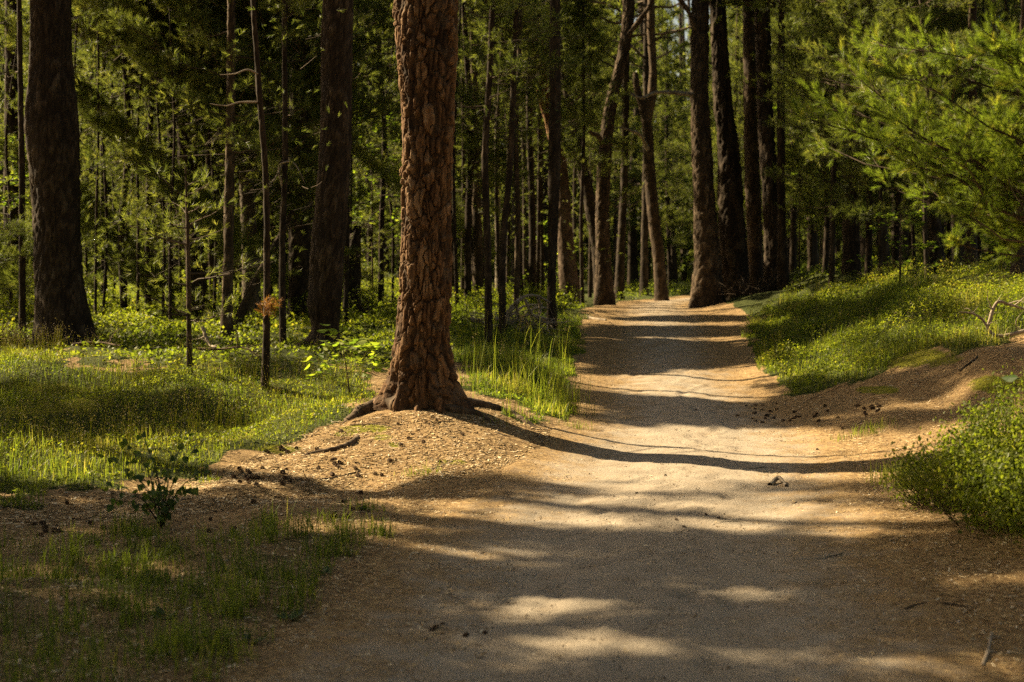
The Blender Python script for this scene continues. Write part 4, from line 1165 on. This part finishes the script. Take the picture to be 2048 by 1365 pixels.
# ------------------------------------------------------------------ bilberry shrubs at the right
def bilberry(px, py, rad, H, label, seed, n=4200, size=.02, base=None, group=None, loc=None):
    r = np.random.default_rng(seed)
    g = base if base is not None else ground_at(px, py)
    root = obj('bilberry_shrub', None, None, g, label, 'shrub', group)
    ns_ = 90
    az = r.random(ns_) * 6.28; rr = rad * np.sqrt(r.random(ns_)) * .95
    hh = H * (1 - .55 * (rr / rad) ** 2) * r.uniform(.65, 1.12, ns_); rr = rr * r.uniform(.85, 1.12, ns_)
    tip = np.stack([rr * np.cos(az), rr * np.sin(az), hh], -1)
    bs = tip * [.45, .45, 0]
    for p in (tip, bs):
        p[:, 2] += hgt(g[0] + p[:, 0], g[1] + p[:, 1])
        p[:, 0] += g[0]; p[:, 1] += g[1]
    k = np.linspace(0, 1, 6)
    C = bs[:, None] * (1 - k)[None, :, None] + tip[:, None] * k[None, :, None] + np.cumsum(r.normal(size=(ns_, 6, 3)) * .012, 1)
    v1, t1 = tubes(C, np.tile(np.linspace(.0035, .001, 6), (ns_, 1)), 4)
    obj('stem', mesh('stem', [(v1, t1, 0, {'rnd': .5})], [M['twig']], True, g), root)
    i = r.integers(0, ns_, n); u = np.clip(r.beta(2.2, 1.2, n), .05, .999) * 5
    j = np.floor(u).astype(int); f = (u - j)[:, None]
    q = C[i, j] * (1 - f) + C[i, np.minimum(j + 1, 5)] * f + r.normal(size=(n, 3)) * [.05, .05, .03]
    dd = r.normal(size=(n, 3)) * .8 + [0, 0, .35]
    Xl = np.cross(dd, [0, 0, 1.]) + r.normal(size=dd.shape) * .45
    cl = .5 + .35 * fbm(q[:, 0] * 5, q[:, 1] * 5, q[:, 2] * 5, seed, 2)
    v3, t3, r3 = stamp(LEAF_V, LEAF_T, q, dd, size * r.uniform(.5, 1.5, n), np.clip(cl + r.normal(size=n) * .16, 0, .93), r, Xl)
    obj('foliage', mesh('foliage', [(v3, t3, 0, {'rnd': r3})], [M['shrub']], False, g), root)


def near(x, y): return np.array([x, y, float(hgt(x, y))])


bilberry(0, 0, .66, .74, 'large bilberry shrub at the right, its left side sunlit beside the path', 61, 24000, .022, near(2.86, 8.1))
bilberry(0, 0, .55, .6, 'bilberry shrub in shade at the lower right edge, in front of the large one', 62, 16000, .022, near(2.98, 7.2))
bilberry(0, 0, .65, .8, 'bilberry shrub behind the large one, at the right edge', 63, 9000, .021, near(3.35, 8.9))
bilberry(0, 0, .4, .42, 'small bilberry tuft at the back left of the large shrub, with yellowing tips', 64, 3600, .02, near(2.75, 9.0))
broadleaf(0, 0, 0, .95, .28, 'single thin seedling with broad pale leaves rising out of the bilberry shrub', .085, 5, .5, 'leaf_dark', 2, 2, 'leafy_seedling', base=near(3.0, 7.9), seed=66, stem=.006, cat='seedling')

# ------------------------------------------------------------------ grass, ground cover
def scatter(polys, n, x0, x1, y0, y1, rng, clump=0., cs=1.5, cseed=3):
    x = rng.uniform(x0, x1, n); y = rng.uniform(y0, y1, n)
    k = region(x, y, polys)
    if clump:
        k &= fbm(x * cs, y * cs, 0, cseed, 2) > rng.uniform(-1, 1, n) * .5 - .5 + clump
    x, y = x[k], y[k]
    return np.stack([x, y, hgt(x, y)], -1)


def blades(P, H, Wd, rng, curve=.5, rnd=None):
    n = len(P)
    az = rng.random(n) * 6.28
    dr = np.stack([np.cos(az), np.sin(az), 0 * az], -1)
    sd_ = np.stack([-np.sin(az + rng.normal(size=n) * .6), np.cos(az), 0 * az], -1); sd_ /= np.linalg.norm(sd_, axis=1, keepdims=True) + 1e-9
    c = np.abs(rng.normal(size=n)) * curve
    V = []
    for t, wf in ((0, .8), (.4, 1), (.75, .7), (1, 0)):
        p = P + np.array([0, 0, 1.]) * (H * (t - .35 * np.minimum(c, 1.2) * t * t))[:, None] + dr * (H * c * t * t * .8)[:, None]
        if wf:
            V += [p - sd_ * (Wd * wf / 2)[:, None], p + sd_ * (Wd * wf / 2)[:, None]]
        else:
            V += [p]
    V = np.stack(V, 1)
    tri = np.array([[0, 1, 3], [0, 3, 2], [2, 3, 5], [2, 5, 4], [4, 5, 6]])
    T = (tri[None] + (np.arange(n) * 7)[:, None, None]).reshape(-1, 3)
    if rnd is None:
        rnd = np.clip(.36 + .65 * fbm(P[:, 0] * 1.3, P[:, 1] * 1.3, 0, 19, 3) + rng.normal(size=n) * .18, 0, 1)
    return V.reshape(-1, 3), T, {'rnd': np.repeat(rnd, 7)}


def panicles(P, H, rng, spk=9, sp=.006):
    n = len(P)
    az = rng.random(n) * 6.28
    top = P + np.stack([np.cos(az) * H * .2, np.sin(az) * H * .2, H], -1)
    k = np.linspace(0, 1, 4)
    C = P[:, None] * (1 - k)[None, :, None] + top[:, None] * k[None, :, None] - np.array([0, 0, 1.]) * 0
    v, t = tubes(C, np.tile(np.linspace(.0016, .0009, 4), (n, 1)), 3)
    q = np.repeat(top, spk, 0) + rng.normal(size=(n * spk, 3)) * np.array([.022, .022, .045])
    v2, t2, r2 = stamp(SMALL_V, SMALL_T, q, rng.normal(size=q.shape) + [0, 0, .6], np.repeat(sp * rng.uniform(.8, 1.5, n), spk), None, rng)
    return [(v, t, 0, {'rnd': .75}), (v2, t2, 1, {'rnd': r2})]


r = np.random.default_rng(301)
ch = []
P = scatter([G_LEFT], 80000, -9, 0, 9, 19, r, .0)
h = (.03 + .17 * np.clip(fbm(P[:, 0] * 1.7, P[:, 1] * 1.7, 0, 4, 3) + .2, 0, 1.2)) * r.uniform(.4, 1.6, len(P))
ch.append((*blades(P, h, r.uniform(.004, .0075, len(P)), r)[:2], 0, blades(P, h, h, r)[2]))
P = scatter([G_LEFT], 9000, -9, 0, 9, 19, r, .1)
ch += panicles(P, r.uniform(.12, .4, len(P)), r, 10, .008)
obj('grass', mesh('grass', ch, [M['grass'], M['straw']], False), kind='stuff', label='sunlit grass on the left bank with airy seed heads')
ch = []
P = scatter([G_MID], 50000, -.8, 2.2, 11.5, 26, r)
h = (.05 + .14 * np.clip(fbm(P[:, 0] * 2, P[:, 1] * 2, 0, 4, 2) + .3, 0, 1.2)) * r.uniform(.4, 1.6, len(P))
ch.append((*blades(P, h, r.uniform(.004, .0075, len(P)), r)[:2], 0, blades(P, h, h, r)[2]))
P = scatter([G_MID], 380, -.5, 2.0, 12, 18, r, .0)
h = r.uniform(.25, .7, len(P)); ch.append((*blades(P, h, r.uniform(.004, .008, len(P)), r, .5)[:2], 0, {'rnd': np.repeat(r.uniform(.3, .7, len(P)), 7)}))
P = scatter([G_MID], 260, -.5, 2.0, 12, 21, r, .0); ch += panicles(P, r.uniform(.4, .72, len(P)), r, 14, .009)
for (a_, b_, k) in ((1135, 828, 150), (1110, 812, 60), (960, 745, 25), (1050, 790, 50)):
    g = ground_at(a_, b_); P = g + r.normal(size=(k, 3)) * [.1, .1, 0]; P[:, 2] = hgt(P[:, 0], P[:, 1])
    h = r.uniform(.15, .5, k); ch.append((*blades(P, h, r.uniform(.005, .008, k), r, .35)[:2], 0, {'rnd': np.repeat(r.uniform(.35, .75, k), 7)}))
obj('grass', mesh('grass', ch, [M['grass'], M['straw']], False), kind='stuff', label='tall grass with stalks between the thick pine and the path')
ch = []
P = scatter([G_RIGHT], 150000, 2.5, 14, 13, 30, r)
h = (.04 + .17 * np.clip(fbm(P[:, 0] * 1.5, P[:, 1] * 1.5, 0, 4, 3) + .3, 0, 1.2)) * r.uniform(.4, 1.6, len(P))
ch.append((*blades(P, h, r.uniform(.005, .009, len(P)), r)[:2], 0, blades(P, h, h, r)[2]))
P = scatter([G_RIGHT], 5500, 2.5, 14, 13, 30, r, .1)
ch += panicles(P, r.uniform(.14, .42, len(P)), r, 10, .009)
obj('grass', mesh('grass', ch, [M['grass'], M['straw']], False), kind='stuff', label='grass on the slope of the right bank')
ch = []
P = scatter([G_FORE], 30000, -4.2, 0.2, 3.6, 10, r, .5, 3.2, 6)
h = r.uniform(.02, .15, len(P)) * (1 + .8 * np.clip(fbm(P[:, 0] * 1.3, P[:, 1] * 1.3, 0, 14, 2), 0, 1))
ch.append((*blades(P, h, r.uniform(.003, .005, len(P)), r, .7)[:2], 0, blades(P, h, h, r)[2]))
C_ = scatter([G_FORE], 900, -4.2, .2, 3.6, 10, r, .1, 1.4, 6)[:190]
nb_ = r.integers(10, 42, len(C_))
P = np.repeat(C_, nb_, 0) + r.normal(size=(nb_.sum(), 3)) * [.035, .035, 0]; P[:, 2] = hgt(P[:, 0], P[:, 1])
h = np.repeat(r.uniform(.05, .17, len(C_)), nb_) * r.uniform(.5, 1.35, len(P))
ch.append((*blades(P, h, r.uniform(.0035, .0065, len(P)), r, .6)[:2], 0, {'rnd': np.repeat(np.clip(np.repeat(r.uniform(.05, .6, len(C_)), nb_) + r.normal(size=len(P)) * .1, 0, 1), 7)}))
for (a_, b_, k, s_) in ((845, 948, 90, .05), (735, 1020, 60, .07), (690, 1090, 70, .12), (1440, 660, 0, .1), (1790, 960, 150, .12), (1740, 868, 110, .09), (1840, 975, 160, .14), (1690, 880, 50, .06), (1320, 700, 0, 0), (985, 845, 20, .08), (1150, 858, 60, .07)):
    if k:
        g = ground_at(a_, b_); P = g + r.normal(size=(k, 3)) * [.09, .06, 0]; P[:, 2] = hgt(P[:, 0], P[:, 1])
        h = s_ * r.uniform(.6, 1.6, k); ch.append((*blades(P, h, r.uniform(.003, .005, k), r, .6)[:2], 0, {'rnd': np.repeat(r.uniform(.2, .8, k), 7)}))
obj('grass', mesh('grass', ch, [M['grass'], M['straw']], False), kind='stuff', label='sparse grass in the shade of the foreground and along the path edge')


def cover(polys, n, box, rng, size, label, H=.22, mat='bilberry', clump=.0, mask=None):
    P = scatter(polys, n, *box, rng, clump, .9, 12)
    if mask is not None:
        P = P[mask(P)]
    dome = .45 + 1.05 * fbm(P[:, 0] * 1.5, P[:, 1] * 1.3, 0, 71, 2)
    q = P + np.array([0, 0, 1.]) * (H * np.where(P[:, 0] < 1, .35 + .65 * sstep(18, 27, P[:, 1]), 1.) * np.clip(dome, .1, 2) * rng.beta(2.5, 1, len(P)))[:, None]
    dd = rng.normal(size=q.shape) * [1, 1, .5] + [0, 0, .25]
    Xl = np.cross(dd, [0, 0, 1.]) + rng.normal(size=dd.shape) * .4
    cl = .48 + .4 * fbm(q[:, 0] * 1.4, q[:, 1] * 1.4, 0, 72, 2)
    v3, t3, r3 = stamp(SMALL_V, SMALL_T, q, dd, size * rng.uniform(.7, 1.4, len(q)), np.clip(cl + rng.normal(size=len(q)) * .17, 0, .95), rng, Xl)
    obj('undergrowth', mesh('undergrowth', [(v3, t3, 0, {'rnd': r3})], [M[mat]], False), kind='stuff', label=label)


cover([B_LEFT], 260000, (-13, 2, 15, 40), r, .055, 'bright green bilberry carpet under the pines on the left', .5, clump=.16)
cover([G_LEFT], 150000, (-9, .5, 9, 19), r, .025, 'small leafy herbs among the left grass', .32, 'bilberry', .12)
cover([G_MID], 60000, (-.6, 2.2, 11.5, 24), r, .026, 'small leafy herbs between the thick pine and the path', .3, 'leaf', -.15)
cover([G_RIGHT], 330000, (2.5, 14, 13, 30), r, .03, 'small leafy herbs among the grass of the right bank', .36, 'bilberry', -.12)
cover([B_FAR, B_RIGHT], 120000, (-2, 22, 22, 60), r, .05, 'bilberry carpet beyond the path crest and the right bank', .35, clump=-.2)

# ------------------------------------------------------------------ litter, grit
def flakes(P, L, Wd, rng, tilt=.5):
    n = len(P)
    dd = rng.normal(size=(n, 3)) * [1, 1, .28 * tilt]
    Xl = np.cross(dd, rng.normal(size=(n, 3)) * tilt * .7 + [0, 0, 1.])
    tv = np.array([[-.5, 0, -.5], [.5, .06, -.4], [.4, 0, .5], [-.4, .08, .45]])
    v, t, r_ = stamp(tv, np.array([[0, 1, 2], [0, 2, 3]]), P + [0, 0, .004], dd, np.stack([Wd, Wd, L], -1), None, rng, Xl)
    return v, t, 0, {'rnd': r_}


r = np.random.default_rng(411)
MOUND = [(690, 835), (850, 820), (1000, 830), (1130, 870), (1080, 905), (980, 945), (800, 975), (560, 1010), (300, 1040), (0, 1060), (-200, 1030), (200, 985), (400, 955), (560, 890)]
x = r.uniform(-4, .6, 60000); y = r.uniform(8.5, 13.2, 60000)
z = hgt(x, y); px, py, _ = project(np.stack([x, y, z], -1))
k = inpoly(px, py, MOUND) & (fbm(x * 1.8, y * 1.8, 0, 91, 2) > r.uniform(-.9, .5, 60000))
P = np.stack([x, y, z], -1)[k]
n = len(P)
ch = [flakes(P, r.uniform(.012, .055, n), r.uniform(.003, .013, n), r, .32)]
x = r.uniform(-1.5, 6, 50000); y = r.uniform(4.2, 20, 50000)
s = np.abs(x - pcx(y)) / phw(y)
k = (r.random(50000) < np.clip((s - .3) * 1.4, .1, 1)) & ~region(x, y, [G_LEFT, G_MID, G_RIGHT])
P = np.stack([x, y, hgt(x, y) + .004], -1)[k]
n = len(P)
ch.append(flakes(P, r.uniform(.012, .05, n), r.uniform(.0025, .009, n), r, .25))
x = r.uniform(-4, 0, 14000); y = r.uniform(4, 10, 14000)
P = np.stack([x, y, hgt(x, y) + .002], -1); n = len(P)
ch.append(flakes(P, r.uniform(.01, .045, n), r.uniform(.003, .012, n), r, .3))
x = r.uniform(2, 5.5, 9000); y = r.uniform(6, 15, 9000)
P = np.stack([x, y, hgt(x, y) + .002], -1); n = len(P)
ch.append(flakes(P, r.uniform(.01, .045, n), r.uniform(.003, .012, n), r, .3))
obj('needle_litter', mesh('needle_litter', ch, [M['litter']], False), kind='stuff', label='fallen needles, bark scales and bits on the forest floor')
x = r.uniform(-1.4, 3.6, 60000); y = 4.2 + 9 * r.random(60000) ** 1.5
k = np.abs(x - pcx(y)) / phw(y) < r.uniform(.75, 1.2, 60000)
P = np.stack([x, y, hgt(x, y) + .006], -1)[k]
n = len(P)
ov = np.array([[1, 0, 0], [-1, 0, 0], [0, 1, 0], [0, -1, 0], [0, 0, .6], [0, 0, -.6]]) * .5
ot = np.array([[0, 2, 4], [2, 1, 4], [1, 3, 4], [3, 0, 4], [2, 0, 5], [1, 2, 5], [3, 1, 5], [0, 3, 5]])
v, t, rr = stamp(ov, ot, P, np.tile([0, 0, 1.], (n, 1)) + r.normal(size=(n, 3)) * .3, .003 + .014 * r.random(n) ** 4, None, r)
obj('gravel', mesh('gravel', [(v, t, 0, {'rnd': rr})], [M['stone']], False), kind='stuff', label='loose grit on the sandy path')

# ------------------------------------------------------------------ cones
gv = []
for i in range(64):
    f = (i + .5) / 64
    ph = i * 2.399
    zc = -.5 + f
    rr = .36 * math.sqrt(max(.02, 1 - (zc / .56) ** 2)) * (1.1 - .35 * f)
    gv.append((np.array([rr * .55 * math.cos(ph), rr * .55 * math.sin(ph), zc]), np.array([math.cos(ph), math.sin(ph), .75 * (1 - f) + .15]), .26))
cp_, cd_, cs_ = np.array([g[0] for g in gv]), np.array([g[1] for g in gv]), np.array([g[2] for g in gv])
sv = np.array([[0, .1, 0], [.42, .1, .7], [0, .3, 1.0], [-.42, .1, .7], [0, -.15, .8]])
stt = np.array([[0, 1, 2], [0, 2, 3], [0, 4, 1], [1, 4, 2], [2, 4, 3], [3, 4, 0]])
v, t, rr = stamp(sv, stt, cp_, cd_, cs_, None, np.random.default_rng(2), np.cross(cd_, [0, 0, 1.]))
CONE = mesh('pine_cone', [(v, t, 0, {'rnd': rr})], [M['cone']], False)
r = np.random.default_rng(501)
ZC = [('fallen pine cone on the sunny mound in front of the thick pine', 'pine cones on the mound', [(430, 960), (560, 890), (700, 850), (900, 850), (960, 900), (820, 950), (560, 985)], 52),
      ('fallen pine cone at the foot of the sandy slope right of the path', 'pine cones at the foot of the right slope', [(1440, 820), (1560, 805), (1760, 812), (1760, 868), (1600, 862), (1470, 850)], 42),
      ('fallen pine cone lying loose on the bare path', 'pine cones on the path', [(1180, 640), (1480, 640), (1500, 780), (1650, 900), (1600, 1000), (1500, 1300), (800, 1300), (1050, 950), (1180, 850)], 15),
      ('fallen pine cone in the shaded grass at the lower left', 'pine cones in the shaded grass', [(0, 1010), (520, 1000), (900, 970), (700, 1060), (300, 1080), (0, 1080)], 22)]
for (lab, grp, poly, n) in ZC:
    pa = np.array(poly)
    c = 0
    cen = [(r.uniform(pa[:, 0].min(), pa[:, 0].max()), r.uniform(pa[:, 1].min(), pa[:, 1].max())) for _ in range(7)]
    while c < n:
        if r.random() < .72:
            ce = cen[r.integers(0, 7)]
            a_, b_ = ce[0] + r.normal() * 38, ce[1] + r.normal() * 9
        else:
            a_, b_ = r.uniform(pa[:, 0].min(), pa[:, 0].max()), r.uniform(pa[:, 1].min(), pa[:, 1].max())
        if not inpoly(np.array([a_]), np.array([b_]), poly)[0]:
            continue
        g = ground_at(a_, b_)
        o = obj('pine_cone', CONE, None, g + [0, 0, .009], lab, 'pine cone', grp)
        s_ = r.uniform(.028, .046) if 'bare' not in lab else r.uniform(.02, .032); o.scale = (s_, s_, s_)
        o.rotation_euler = (1.57 + r.normal() * .4, r.normal() * .4, r.random() * 6.28)
        c += 1

# ------------------------------------------------------------------ fallen branches and sticks
def stick(name, pts, r0, r1, mat, label, cat, seed, group=None, twigs=0, tl=.12, ns=8, parts=None):
    P = np.array(pts)
    if name == 'fallen_branch':
        P[:, 2] = np.maximum(P[:, 2], hgt(P[:, 0], P[:, 1]) + .07)
    base = P[0].copy()
    v, t, a = limb_chunk(P, r0, r1, seed, ns, 40)
    o = obj(name, mesh(name, [(v, t, 0, a)], [M[mat]], True, base), None, base, label, cat, group)
    rr = np.random.default_rng(seed)
    Q = catmull(P, 40)
    for i in range(twigs):
        k = rr.integers(6, 38)
        dv = rr.normal(size=3) * [1, .6, .8] + [0, 0, .3]; dv /= np.linalg.norm(dv)
        L = tl * rr.uniform(.5, 1.5)
        tp = np.array([Q[k], Q[k] + dv * L * .5 + rr.normal(size=3) * L * .12, Q[k] + dv * L + rr.normal(size=3) * L * .15])
        v, t, a = limb_chunk(tp, r1 * .8 + .001, .001, seed + i, 5, 10)
        obj('twig', mesh('twig', [(v, t, 0, a)], [M[mat]], True, base), o)
    return o


stick('fallen_branch', [at(2120, 668, 14.2), at(2048, 670, 14.2), at(1985, 668, 14.2), at(1965, 640, 14.2), at(1945, 628, 14.1), at(1918, 624, 14)], .024, .006, 'dead', 'pale forked dead branch lying on the grass of the right bank', 'branch', 71, None, 9, .2)
stick('fallen_branch', [at(1975, 655, 14.3), at(1995, 605, 14.3), at(2020, 610, 14.4), at(2060, 622, 14.4), at(2120, 640, 14.4)], .018, .009, 'dead', 'thinner pale dead branch arching over the forked one on the right bank', 'branch', 72, None, 9, .22)
stick('fallen_branch', [at(405, 655, 16), at(420, 690, 15.9), at(432, 712, 15.8), at(440, 722, 15.8)], .022, .014, 'dead', 'short pale dead branch poking up from the left grass beside the thin sapling', 'branch', 73, None, 5, .25)
stick('fallen_branch', [at(395, 735, 15.6), at(440, 716, 15.6), at(480, 728, 15.5), at(520, 760, 15.2)], .016, .006, 'bark', 'dark crooked dead branch lying in the left grass behind the slim pole', 'branch', 74, None, 12, .3)
stick('fallen_branch', [at(145, 715, 17.5), at(190, 708, 17.5), at(240, 722, 17.2)], .02, .01, 'bark', 'fallen branch at the foot of the broad dark pine', 'branch', 75, None, 6, .2)
for i, (pts, r0, r1, mt, lab) in enumerate([
        ([(1965, 1338), (1975, 1310), (1983, 1272)], .009, .006, 'dead', 'pale short stick in the lower right corner'),
        ([(1810, 1222), (1850, 1210), (1900, 1212), (1945, 1218)], .007, .003, 'bark_dark', 'dark thin stick in the shade at the lower right'),
        ([(1905, 1273), (1935, 1283), (1965, 1288)], .004, .002, 'bark_dark', 'thin dark twig beside the pale short stick'),
        ([(1585, 1125), (1640, 1120), (1690, 1108)], .008, .006, 'bark_pale', 'grey root-like stick in the shade right of the path'),
        ([(1500, 940), (1540, 938), (1565, 942)], .012, .008, 'bark_pale', 'flat pale stick on the sunny path near the right shrub'),
        ([(1540, 975), (1556, 968), (1572, 975)], .02, .012, 'dead', 'pale knotty piece of wood on the path near the right shrub'),
        ([(1440, 1048), (1475, 1046), (1505, 1050)], .008, .004, 'bark_pale', 'pale thin stick half buried in the path'),
        ([(590, 962), (660, 958), (720, 945)], .006, .004, 'bark', 'long thin stick across the sunny mound'),
        ([(860, 942), (885, 932), (905, 925)], .005, .004, 'dead', 'short pale stick at the foot of the mound'),
        ([(1530, 845), (1620, 800), (1680, 775)], .006, .003, 'bark', 'thin stick along the sandy slope right of the path'),
        ([(1920, 745), (1945, 725), (1955, 715)], .014, .008, 'bark_dark', 'dark stub of wood on the sandy slope at the right'),
        ([(700, 852), (760, 850), (800, 862)], .006, .003, 'bark', 'crooked twig just in front of the thick trunk'),
        ([(1175, 636), (1190, 641), (1212, 643)], .03, .02, 'dead', 'pale piece of wood at the left edge of the path crest')]):
    P = np.array([ground_at(*p) + [0, 0, r0 * .6] for p in pts])
    if i == 5:
        P[1, 2] += .03
    stick('fallen_stick', P, r0, r1, mt, lab, 'stick', 120 + i, None, 2 if i in (0, 3, 7, 5) else 0, .06, 7)
# brush pile
r = np.random.default_rng(88)
g = ground_at(1052, 640); g = np.array([(1052 - CX) * 21.5 / F, 21.5, 0]); g[2] = hgt(g[0], g[1])
root = obj('brush_pile', None, None, g, 'tangled pile of dead branches behind the pair of slim poles', 'brush pile')
arcs = [[(1000, 660), (1018, 620), (1045, 595), (1075, 592), (1100, 606)], [(1008, 655), (1035, 605), (1060, 590), (1090, 600)], [(990, 640), (1020, 632), (1050, 612), (1085, 610)], [(1015, 650), (1040, 640), (1075, 615), (1110, 622)],
        [(1075, 592), (1080, 620), (1070, 650)], [(1030, 605), (1040, 635), (1062, 652)], [(985, 632), (960, 640), (940, 636)], [(940, 640), (980, 650), (1000, 655)], [(1095, 640), (1060, 630), (1020, 645)], [(1050, 600), (1065, 630), (1100, 650)]]
for i, p in enumerate(arcs):
    dz = 21.5 + r.uniform(-.5, .5)
    P = np.array([at(a_, b_, dz + .1 * k) for k, (a_, b_) in enumerate(p)])
    P[:, 2] = np.maximum(P[:, 2], hgt(P[:, 0], P[:, 1]) + .01)
    v, t, a = limb_chunk(P, .028, .012, 300 + i, 7, 26)
    obj('branch', mesh('branch', [(v, t, 0, a)], [M['dead' if i % 2 == 0 else 'bark_pale']], True, g), root)
nt_ = 150
s0 = g + r.normal(size=(nt_, 3)) * [.34, .3, 0] + np.array([0, 0, 1.]) * r.uniform(0, .38, (nt_, 1))
dv = r.normal(size=(nt_, 3)) * [.25, .25, .1]
C = np.stack([s0, s0 + dv * .5 + r.normal(size=s0.shape) * .03, s0 + dv], 1)
v, t = tubes(C, np.tile([.006, .005, .002], (nt_, 1)), 4)
obj('twig_tangle', mesh('twig_tangle', [(v, t, 0, {'rnd': np.repeat(r.random(nt_), 12)})], [M['dead']], True, g), root)
# dry brushwood by the pines on the crest
for (a_, b_, d_, lab, sd0) in ((1500, 578, 29.5, 'low heap of dry brown twigs at the foot of the weathered dark trunk', 1), (20, 690, 19, 'dry dead brush in the dark left corner of the wood', 2), (690, 590, 26, 'dry brown twigs by the short broken stump', 3)):
    r = np.random.default_rng(600 + sd0)
    g = at(a_, b_, d_); g[2] = hgt(g[0], g[1])
    nt_ = 130
    s0 = g + r.normal(size=(nt_, 3)) * [.26, .2, 0] + np.array([0, 0, 1.]) * r.uniform(0, .12, (nt_, 1))
    dv = r.normal(size=(nt_, 3)) * [.22, .2, .12] + [0, 0, .16]
    C = np.stack([s0, s0 + dv * .5 + r.normal(size=s0.shape) * .03, s0 + dv], 1)
    v, t = tubes(C, np.tile([.007, .005, .002], (nt_, 1)), 4)
    obj('brush_pile', mesh('brush_pile', [(v, t, 0, {'rnd': np.repeat(r.random(nt_), 12)})], [M['twig']], True, g), None, g, lab, 'brush pile')
